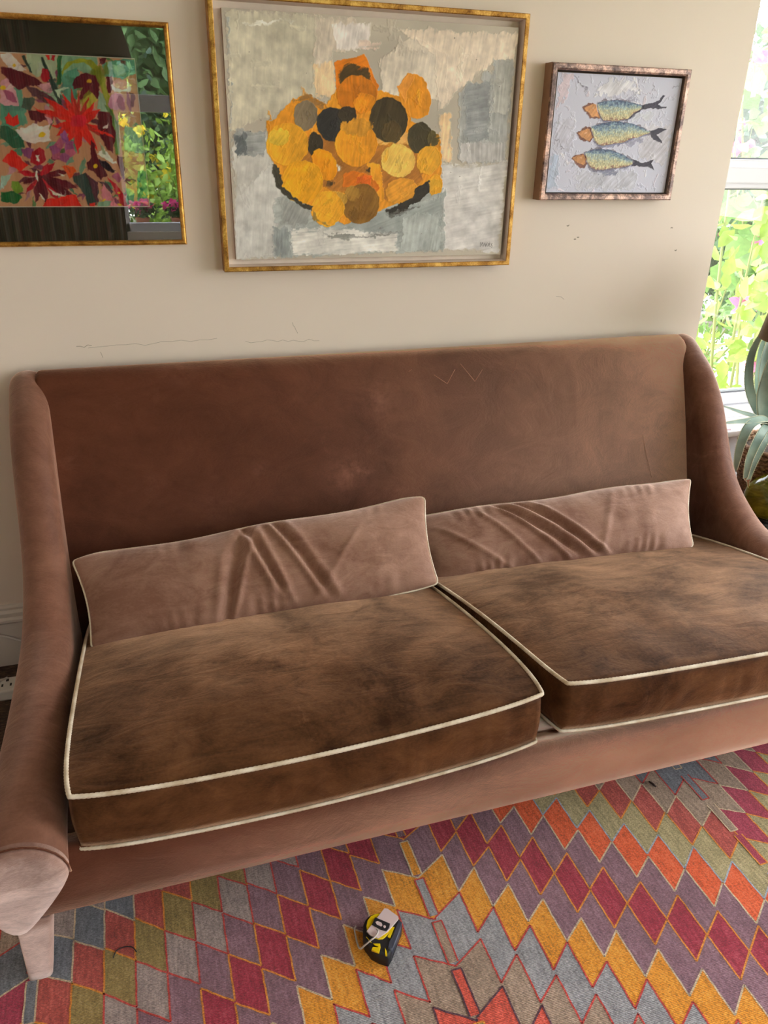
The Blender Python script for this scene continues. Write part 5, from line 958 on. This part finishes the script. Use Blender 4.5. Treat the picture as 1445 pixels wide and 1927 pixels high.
# ------------------------------------------------------------------ power strip and cables left of the sofa
ps = thing('power_strip', 'white multi-socket extension block on the dark floor behind the left sofa arm', 'power strip', (-.52, -.17, 0))
m_plug = plain('white_plastic', (214, 212, 206), .4); m_hole = plain('socket_hole', (24, 22, 20), .7)
b = MB(); b.box(-.66, -.452, -.205, -.135, 0, .036); o = b.build('body', m_plug, ps); modify(o, 'BEVEL', width=.006, segments=3)
for xx in (-.48, -.53, -.58, -.63):
    b = MB()
    b.box(xx-.004, xx+.004, -.158, -.146, .0355, .0368); b.box(xx-.014, xx-.009, -.182, -.170, .0355, .0368); b.box(xx+.009, xx+.014, -.182, -.170, .0355, .0368)
    b.build('socket', m_hole, ps)
b = MB(); b.tube([tuple(p) for p in spline([(-.478, -.16, .05), (-.50, -.20, .06), (-.56, -.28, .03), (-.62, -.38, .008), (-.70, -.5, .006)], 30)], .0035, 8)
tag(b.build('cable', m_plug), 'white cable running forward from the extension block on the floor', 'cable')
b = MB(); b.tube([tuple(p) for p in spline([(-.70, -.032, .17), (-.58, -.028, .135), (-.50, -.027, .115), (-.44, -.027, .085), (-.36, -.03, .05), (-.30, -.05, .012)], 30)], .0035, 8)
tag(b.build('cable', m_plug), 'white cable looping down in front of the baseboard', 'cable')

# ------------------------------------------------------------------ side table, lamp, basket and agave right of the sofa
m_black = plain('black_lacquer', (26, 25, 27), .22, noise=12, var=.2)
st = thing('side_table', 'low black side table right of the sofa, carrying the glass lamp and the basket', 'table', (2.2, -.33, 0))
b = MB(); b.box(1.905, 2.50, -.56, -.075, .285, .310); o = b.build('table_top', m_black, st); modify(o, 'BEVEL', width=.004, segments=2)
for xx in (1.935, 2.47):
    for yy in (-.53, -.105):
        b = MB(); b.box(xx-.018, xx+.018, yy-.018, yy+.018, 0, .286); b.build('leg', m_black, st)
# lamp
M = Mat('olive_glass'); M.set(Roughness=.02, IOR=1.5, Transmission_Weight=.85); M.b.inputs['Base Color'].default_value = (*s2l((176, 178, 40)), 1); m_olive = M.m
M = Mat('clear_glass'); M.set(Roughness=.02, IOR=1.5, Transmission_Weight=1.0); M.b.inputs['Base Color'].default_value = (.93, .96, .95, 1); m_clear = M.m
LX, LY, LZ = 2.016, -.35, .310
lamp = thing('table_lamp', 'table lamp with squat olive glass body, clear foot and brown shade', 'lamp', (LX, LY, LZ))
b = MB(); b.lathe([(0, 0), (.050, 0), (.052, .004), (.044, .010), (.030, .022), (.026, .030), (.034, .040), (.02, .043), (0, .043)], (LX, LY, LZ)); b.build('foot', m_clear, lamp)
gl_ = [(.0, .044), (.030, .044), (.058, .056), (.078, .080), (.086, .108), (.083, .138), (.066, .168), (.040, .188), (.022, .200), (.018, .215), (.018, .235), (0, .235)]
b = MB(); b.lathe(gl_, (LX, LY, LZ), 48); o = b.build('glass_body', m_olive, lamp); modify(o, 'SUBSURF', levels=1, render_levels=1)
b = MB(); b.tube([(LX, LY, LZ+.235), (LX, LY, LZ+.70)], .006, 12); b.lathe([(.016, .236), (.016, .262), (.010, .27)], (LX, LY, LZ)); b.build('stem', plain('brass', (176, 140, 70), .3, 1.0), lamp)
M = Mat('brown_linen_shade'); f_ = M.noise(220, 3); M.color(M.ramp(f_, [(.3, s2l((130, 112, 84))), (.7, s2l((160, 140, 108)))])); M.set(Roughness=.9)
tl = M.n('BsdfTranslucent'); tl.inputs[0].default_value = (*s2l((176, 156, 120)), 1); mx = M.n('MixShader'); mx.inputs[0].default_value = .45
M.link(M.b.outputs[0], mx.inputs[1]); M.link(tl.outputs[0], mx.inputs[2]); M.link(mx.outputs[0], M.nt.nodes['Material Output'].inputs[0]); m_shade = M.m
b = MB(); z_ = .655
b.lathe([(.150, z_), (.1515, z_+.001), (.105, z_+.26), (.1035, z_+.26), (.149, z_)], (LX, LY, LZ), 64); sh = b.build('lamp_shade', m_shade, lamp)
# basket
BX, BY, BZ = 2.150, -.225, .310
m_rope = None
M = Mat('seagrass_rope'); M.set(Roughness=.85); f_ = M.noise(60, 4, .6, 0, stretch=(1, 1, 3)); M.color(M.ramp(f_, [(.3, s2l((74, 50, 34))), (.5, s2l((140, 104, 76))), (.7, s2l((184, 150, 118)))])); M.bump(f_, .5, .003); m_rope = M.m
M = Mat('potting_soil'); M.set(Roughness=1); f_ = M.noise(90, 4); M.color(M.ramp(f_, [(.3, s2l((30, 22, 16))), (.7, s2l((76, 58, 44)))])); m_soil = M.m
bk = thing('basket', 'woven seagrass rope basket holding the agave, on the black table under the window', 'basket', (BX, BY, BZ))
b = MB(); nrow = 15
for r_ in range(nrow):
    t_ = r_/(nrow-1); rad = .098+.046*t_; z0_ = .008+.240*t_; pts = []
    for k in range(140):
        a = 2*math.pi*k/140; w_ = .0032*math.sin(a*35+math.pi*r_)
        pts.append((BX+(rad+w_)*math.cos(a), BY+(rad+w_)*math.sin(a), BZ+z0_+.0015*math.sin(a*35+math.pi*r_+1)))
    b.tube(pts, .0098, 7, closed=True)
b.lathe([(0, .004), (.09, .004), (.138, .25)], (BX, BY, BZ)); b.build('woven_wall', m_rope, bk)
b = MB(); b.lathe([(0, .236), (.128, .230)], (BX, BY, BZ)); b.build('soil', m_soil, bk)
# agave
M = Mat('agave_leaf'); M.set(Roughness=.42); f_ = M.noise(9, 4, .5, .3, stretch=(1, 1, 1)); M.color(M.ramp(f_, [(.3, s2l((110, 132, 122))), (.55, s2l((150, 172, 158))), (.75, s2l((184, 202, 184)))]))
M.b.inputs['Specular IOR Level'].default_value = .4; m_agave = M.m
m_spine = plain('leaf_edge', (206, 208, 176), .5); m_dry = plain('dried_leaf_tip', (158, 104, 84), .8, noise=60, var=.25)
ag = thing('agave', 'spiky grey-green agave with arching leaves growing in the rope basket by the window', 'plant', (BX, BY, BZ+.24))
def agave_leaf(pts, wmax, face=None, dry=0.0, lab=None, prof=None):
    N = 26; path = [Vector(p) for p in spline(pts, N)]; b = MB(); rows = []; edgeL = []; edgeR = []
    for i, p in enumerate(path):
        t = i/(N-1); T = (path[min(i+1, N-1)]-path[max(i-1, 0)]).normalized()
        f = Vector(face) if face else Vector((0, -.35, 1))
        S = T.cross(f).normalized(); Nn = S.cross(T).normalized()
        w_ = wmax*(.62+.38*math.sin(min(1, t*2.4)*math.pi/2))*(1-t**2.4)**.9+.0012
        if dry and t > 1-dry: w_ *= .45
        th = .004*(1-t)+.0012; row = []
        for k in range(9):
            s = -1+k/4; cup = (s*s)*w_*.22
            row.append(p+S*(s*w_)+Nn*(cup+th*(1-s*s)*.4))
        for k in range(7, 0, -1):
            s = -1+k/4; cup = (s*s)*w_*.22
            row.append(p+S*(s*w_)+Nn*(cup-th*(1-s*s*.8)))
        rows.append(row); edgeL.append(row[0]); edgeR.append(row[8])
    b.grid(rows, True); b.add(rows[0], [list(range(16))]); b.add(rows[-1], [list(range(16))[::-1]])
    if dry:
        nf = len(b.f); cut = int((N-1)*(1-dry))*16
        for i in range(cut, nf-2): b.m[i] = 1
    o = b.build('leaf', [m_agave, m_dry], ag, recalc=True)
    s_ = MB()
    for E in (edgeL, edgeR):
        s_.tube(E[:-1], .0009, 5)
        L = 0
        for i in range(1, N-2):
            for q in (0, .5):
                a = E[i].lerp(E[i+1], q); d = (E[i]-path[i]); 
                if d.length < .002: continue
                d.normalize(); T = (E[i+1]-E[i]).normalized()
                s_.add([a-T*.0016, a+T*.0016, a+d*.0034+T*.001, a+T.cross(d)*.001], [(0, 1, 2), (0, 3, 2), (1, 3, 2)])
    s_.build('spines', m_spine, o)
    return o
c0 = (2.12, -.21, .60)
agave_leaf([c0, (2.055, -.215, .66), (1.993, -.24, .755), (1.965, -.26, .83), (1.952, -.27, .905)], .027, face=(-.5, -.8, .1))
agave_leaf([c0, (2.066, -.18, .655), (2.004, -.16, .755), (1.988, -.15, .853), (1.992, -.16, .928), (2.012, -.17, .972)], .015, face=(-.6, -.6, .3))
agave_leaf([c0, (2.085, -.16, .67), (2.055, -.14, .771), (2.052, -.12, .885), (2.058, -.12, .93)], .016, face=(-.4, -.9, .1))
agave_leaf([c0, (2.030, -.2, .66), (1.952, -.2, .688), (1.880, -.18, .713)], .013, face=(0, -.5, 1))
agave_leaf([c0, (2.031, -.24, .668), (1.92, -.27, .683), (1.80, -.28, .688)], .016, face=(0, -.5, 1))
agave_leaf([c0, (2.03, -.235, .660), (1.918, -.29, .677), (1.868, -.32, .631), (1.857, -.33, .568), (1.862, -.33, .53)], .017, face=(-.7, -.5, .6))
agave_leaf([c0, (2.03, -.25, .648), (1.935, -.32, .640), (1.892, -.345, .582), (1.888, -.35, .525), (1.890, -.35, .50)], .014, face=(-.5, -.8, .6), dry=.12)
agave_leaf([c0, (2.06, -.24, .632), (1.98, -.30, .615), (1.945, -.315, .561), (1.940, -.31, .500), (1.948, -.31, .462), (1.962, -.31, .448)], .013, face=(-.3, -.9, .6), dry=.28)
agave_leaf([c0, (2.11, -.27, .64), (2.09, -.34, .655), (2.06, -.38, .60), (2.05, -.39, .53)], .026, face=(0, -.8, .6))
agave_leaf([c0, (2.16, -.25, .67), (2.22, -.32, .75), (2.25, -.35, .83)], .034, face=(.2, -.9, .1))
agave_leaf([c0, (2.20, -.22, .68), (2.32, -.24, .72), (2.44, -.24, .67), (2.50, -.24, .58)], .028, face=(.5, -.3, 1))
agave_leaf([c0, (2.14, -.18, .70), (2.16, -.15, .82), (2.15, -.14, .97), (2.13, -.13, 1.03)], .030, face=(0, -1, .1))
agave_leaf([c0, (2.09, -.19, .69), (2.045, -.17, .78), (2.035, -.16, .88), (2.06, -.15, .97)], .020, face=(-.3, -1, .1))
agave_leaf([c0, (2.19, -.28, .65), (2.27, -.36, .64), (2.30, -.42, .56)], .024, face=(.4, -.6, 1))
b = MB()   # dry husks over the basket rim
for q in range(5):
    xx = 2.04+q*.035; b.tube([tuple(p) for p in spline([(xx, -.30, .60), (xx-.01, -.355, .575), (xx+.012*(-1)**q, -.385, .53), (xx-.008, -.385, .49)], 14)], [.006, .007, .008, .008, .007, .007, .006, .006, .005, .004, .004, .003, .002, .001], 6)
b.build('dry_husks', m_dry, ag)
# things on the window sill
b = MB(); b.lathe([(0, 0), (.055, 0), (.064, .03), (.060, .03), (.052, .006), (0, .005)], (1.985, .03, WZ0), 8, smooth=False)
tag(b.build('glass_dish', m_clear), 'small faceted clear glass dish on the window sill behind the agave', 'dish')
b = MB(); pk = [(1.90, -.045), (2.075, -.040), (2.080, .005), (1.905, .000)]
b.prism(pk, WZ0, WZ0+.006); tag(b.build('notebook', plain('pale_pink_card', (226, 196, 206), .6)), 'pale pink notebook lying on the window sill behind the sofa arm', 'notebook')

# ------------------------------------------------------------------ garden outside
def leafy(name, rgb, var=.5, trans=.25):
    M = Mat(name); c = s2l(rgb); f = M.noise(3.5, 4, .7); g = M.noise(40, 2)
    a = M.math('ADD', M.math('MULTIPLY', f, .7), M.math('MULTIPLY', g, .3))
    M.color(M.ramp(a, [(.32, tuple(x*(1-var) for x in c)), (.66, tuple(min(1, x*(1+var)) for x in c))])); M.set(Roughness=.5)
    tl = M.n('BsdfTranslucent'); tl.inputs[0].default_value = (min(1, c[0]*1.15), min(1, c[1]*1.2), c[2]*.9, 1)
    mx = M.n('MixShader'); mx.inputs[0].default_value = trans
    M.link(M.b.outputs[0], mx.inputs[1]); M.link(tl.outputs[0], mx.inputs[2]); M.link(mx.outputs[0], M.nt.nodes['Material Output'].inputs[0])
    return M.m
L_bright = leafy('yellow_green_leaves', (92, 128, 62)); L_mid = leafy('mid_green_leaves', (64, 96, 56)); L_dark = leafy('blue_green_leaves', (46, 74, 54)); L_lime = leafy('lime_leaves', (116, 142, 56))
m_pinkfl = leafy('pink_petals', (232, 120, 168), .2); m_magenta = leafy('magenta_petals', (228, 50, 150), .15); m_yelfl = leafy('yellow_petals', (244, 220, 60), .1); m_stemg = plain('green_stem', (118, 128, 72), .7); m_bark = plain('brown_stem', (112, 92, 66), .8)
R_light = leafy('lightened_leaves', (150, 186, 84)); R_mid = leafy('lightened_tree_leaves', (104, 138, 88))  # leaf colours lightened so the garden mirrored in the picture glass looks brighter
m_whitefl = leafy('white_petals', (240, 238, 232), .05)
def leaves_mesh(name, pts, sizes, mat, parent, rng_, droop=.3, wid=.45):
    n = len(pts); V = np.zeros((n, 6, 3)); pts = np.array(pts)
    d = rng_.normal(size=(n, 3)); d[:, 2] -= droop; d /= np.linalg.norm(d, axis=1, keepdims=True)
    u = rng_.normal(size=(n, 3)); s = np.cross(d, u); s /= np.linalg.norm(s, axis=1, keepdims=True)+1e-9; nn = np.cross(s, d)
    L = np.array(sizes)[:, None]; W = L*wid
    V[:, 0] = pts; V[:, 1] = pts+d*L*.35+s*W*.5+nn*L*.06; V[:, 2] = pts+d*L*.72+s*W*.38+nn*L*.04; V[:, 3] = pts+d*L-nn*L*.08
    V[:, 4] = pts+d*L*.72-s*W*.38+nn*L*.04; V[:, 5] = pts+d*L*.35-s*W*.5+nn*L*.06
    F = (np.arange(n)[:, None, None]*6+np.array([[0, 1, 2, 3], [0, 3, 4, 5]])[None]).reshape(-1, 4)
    me = bpy.data.meshes.new(name); me.vertices.add(n*6); me.vertices.foreach_set('co', V.ravel())
    me.loops.add(F.size); me.loops.foreach_set('vertex_index', F.ravel().astype(np.int32)); me.polygons.add(len(F)); me.polygons.foreach_set('loop_start', np.arange(0, F.size, 4, dtype=np.int32))
    me.update(calc_edges=True); me.materials.append(mat)
    o = bpy.data.objects.new(name, me); C.objects.link(o)
    if parent is not None: o.parent = parent; o.location = -root_loc(parent)
    return o
def shrub(name, label, cat, base, rad, height, nst, nlf, lsize, mat, seed, flower=None, group=None, stem=None, wid=.45, nfl=0, fsz=.03):
    g = np.random.default_rng(seed); root = thing(name, label, cat, base, group)
    st_ = MB(); tips = []
    for i in range(nst):
        a = g.uniform(0, 2*math.pi); r_ = math.sqrt(g.uniform())*rad; h_ = height*g.uniform(.55, 1)
        p0 = (base[0]+.1*r_*math.cos(a), base[1]+.1*r_*math.sin(a), base[2]); p1 = (base[0]+.55*r_*math.cos(a+.3), base[1]+.55*r_*math.sin(a+.3), base[2]+h_*.5); p2 = (base[0]+r_*math.cos(a), base[1]+r_*math.sin(a), base[2]+h_)
        path = spline([p0, p1, p2], 9); st_.tube([tuple(p) for p in path], [.010*(1-k/10)+.002 for k in range(9)], 5, caps=False); tips += path[3:]
    st_.build('stems', stem or m_stemg, root, recalc=False)
    T_ = np.array(tips); idx = g.integers(0, len(T_), nlf); pts = T_[idx]+g.normal(size=(nlf, 3))*(.10*rad+.03)
    sz = lsize*g.uniform(.6, 1.2, nlf)
    leaves_mesh('foliage', pts, sz, mat, root, g, wid=wid)
    if flower is not None and nfl:
        f_ = MB(); ip = g.integers(0, len(T_), nfl)
        P_ = T_[ip]+g.normal(size=(nfl, 3))*(.14*rad); allp = []; alls = []
        for c_ in P_:
            for k in range(12): allp.append(c_+g.normal(size=3)*fsz*.35); alls.append(fsz)
        leaves_mesh('blossoms', allp, alls, flower, root, g, wid=.8)
    return root

m_paving = plain('pale_paving', (222, 212, 200), .85, noise=6, var=.08)
M = Mat('lawn'); M.set(Roughness=.9); f_ = M.noise(40, 4); M.color(M.ramp(f_, [(.3, s2l((104, 112, 80))), (.7, s2l((150, 152, 118)))])); m_lawn = M.m
b = MB(); b.box(-14, 16, .24, 18, -.40, -.25); struct(b, 'ground_garden', m_paving)
b = MB(); b.box(-14, 16, -18, YF-.2, -.30, -.15); b.box(3.8, 16, YF-.2, .24, -.3, -.15); struct(b, 'ground_lawn', m_lawn)
# beyond the window beside the sofa
shrub('climbing_rose', 'rose bush with bare stems and lime leaves, closest outside the window', 'rose bush', (2.95, .95, -.25), .62, 2.3, 6, 300, .10, L_lime, 2, m_pinkfl, wid=.62, nfl=3)
shrub('climbing_rose', 'broad-leaved bush with pink blossoms seen above the window bar', 'rose bush', (3.9, 1.8, -.25), .75, 3.0, 8, 700, .17, L_bright, 3, m_pinkfl, wid=.72, nfl=60, fsz=.085)
shrub('shrub', 'loose light green shrub low outside the window', 'shrub', (3.7, 2.3, -.25), .6, 1.2, 14, 900, .07, L_bright, 4, m_whitefl, nfl=14, fsz=.04)
GL = ['low light green bush left of the others across the pale paving', 'low darker green bush second from the left across the paving', 'low light green bush in the middle beyond the paving', 'low green bush farthest right beyond the paving',
      'tall green shrub behind the low bushes, nearest the wall edge', 'tall dark green shrub with pink flowers in the middle at the back', 'tall green shrub right of the dark one at the back', 'tall dark shrub at the back just past the wall edge', 'tall light green shrub farthest right at the back of the garden']
for i, (x, y, r_, h_, m_) in enumerate([(4.6, 5.2, 1.0, 1.6, L_bright), (6.2, 4.8, 1.1, 1.7, L_mid), (7.8, 5.0, 1.1, 1.5, L_bright), (9.4, 5.6, 1.2, 1.9, L_mid), (5.4, 7.0, 1.3, 3.2, L_mid), (7.4, 7.2, 1.4, 3.4, L_dark), (9.6, 7.8, 1.4, 3.3, L_mid), (3.6, 7.2, 1.2, 3.0, L_dark), (11.6, 8.0, 1.4, 3.2, L_bright)]):
    shrub('shrub', GL[i], 'shrub', (x, y, -.25), r_, h_, 34, 4200, .13 if h_ < 2.5 else .16, m_, 20+i, m_pinkfl, 'low bed shrubs' if h_ < 2.5 else 'tall back shrubs', wid=.6, nfl=18 if h_ > 2.5 else 6, fsz=.12)
# behind the camera, seen in the picture glass
RL = ['bush thick with yellow flowers, reflected in the flower picture glass', 'light green bush with few yellow flowers, right of the yellow bush', 'dark green bush without flowers, left of the yellow bush',
      'tall green tree reflected above the transom in the flower picture glass', 'tall dark tree right of the reflected green tree', 'tall green tree left of the reflected green tree', 'very tall dark tree far behind, between two nearer trees', 'very tall dark tree far behind, on the left']
for i, (x, y, r_, h_, m_, fl, n_) in enumerate([(.9, -7.4, .85, 2.0, R_light, m_yelfl, 190), (2.3, -7.6, .9, 2.3, R_light, m_yelfl, 40), (-.4, -7.8, .9, 2.4, L_dark, None, 0), (.5, -10.5, 1.5, 4.4, R_mid, None, 0), (2.9, -10.6, 1.6, 4.6, L_dark, None, 0), (-1.9, -10.5, 1.5, 4.5, L_mid, None, 0), (1.7, -13.2, 1.9, 5.8, L_dark, None, 0), (-.6, -13.4, 1.9, 6.0, L_dark, None, 0)]):
    shrub('shrub', RL[i], 'shrub', (x, y, -.15), r_, h_, 40, 5000 if h_ < 4 else 8000, .11 if h_ < 4 else .22, m_, 50+i, fl, 'reflected yellow bushes' if h_ < 4 else 'reflected tall shrubs', wid=.5, nfl=n_, fsz=.07)
# pots of pink flowers outside that window, on its ledge
b = MB(); b.box(FX0-.1, FX1+.1, YF-.48, YF-.2, FZ0-.10, FZ0-.02); struct(b, 'trim_3', m_white)
for (x, y, z) in ((.15, YF-.34, FZ0-.02), (.42, YF-.34, FZ0-.02)):
    pt = thing('flower_pot', ['terracotta pot of pink flowers at the left end of the outer ledge', 'second terracotta pot of pink flowers along the outer ledge'][x > .3], 'flower pot', (x, y, z), 'pots on the outer ledge')
    b = MB(); b.lathe([(0, 0), (.038, 0), (.052, .085), (.056, .085), (.056, .10), (.048, .10), (.046, .085), (0, .08)], (x, y, z), 24); b.build('pot', plain('terracotta', (176, 112, 84), .8), pt)
    g = np.random.default_rng(int(x*100)); q = np.array([(x, y, z+.15)])+g.normal(size=(150, 3))*(.045, .045, .03)
    leaves_mesh('foliage', q, [.05]*150, L_mid, pt, g)
    q = np.array([(x, y, z+.185)])+g.normal(size=(90, 3))*(.036, .036, .016); leaves_mesh('blossoms', q, [.04]*90, m_magenta, pt, g, wid=.9)
# curtain and ceiling lamp on that side of the room
M = Mat('striped_curtain'); wv = M.n('TexWave', wave_type='BANDS', bands_direction='X'); wv.inputs['Scale'].default_value = 9; M.link(M.tc, wv.inputs['Vector'])
M.color(M.ramp(wv.outputs['Fac'], [(.2, s2l((92, 44, 36))), (.6, s2l((134, 110, 96))), (.9, s2l((70, 60, 56)))])); M.set(Roughness=.9); m_curt = M.m
b = MB(); rows = []
for i in range(240):
    x = -1.58+1.60*i/239; yy = YF+.09+.028*math.sin(i*.55)+.008*math.sin(i*1.3); rows.append([(x, yy, .03), (x, yy, 1.2), (x, yy, 2.42)])  # spread far to the left to darken what the picture glass mirrors
b.grid(rows); o = b.build('curtain', m_curt, recalc=False); modify(o, 'SOLIDIFY', thickness=.003); tag(o, 'brown striped curtain hanging beside the window opposite the sofa', 'curtain')
pl = thing('pendant_lamp', 'pendant lamp with wide dark brown tapered shade, reflected in the flower picture glass', 'lamp', (-.12, -3.0, ZC))
m_dsh = plain('dark_brown_shade', (70, 52, 34), .9)
b = MB(); b.lathe([(.27, 1.90), (.27, 1.902), (.19, 2.22), (.188, 2.22), (.268, 1.90)], (-.12, -3.0, 0), 48); b.build('lamp_shade', m_dsh, pl)
b = MB(); b.tube([(-.12, -3.0, 2.0), (-.12, -3.0, ZC)], .004, 8); b.tube([(-.31, -3.0, 2.215), (.07, -3.0, 2.215)], .003, 6); b.lathe([(0, ZC-.04), (.05, ZC-.03), (.055, ZC-.001)], (-.12, -3.0, 0), 24); b.build('flex', m_black, pl)
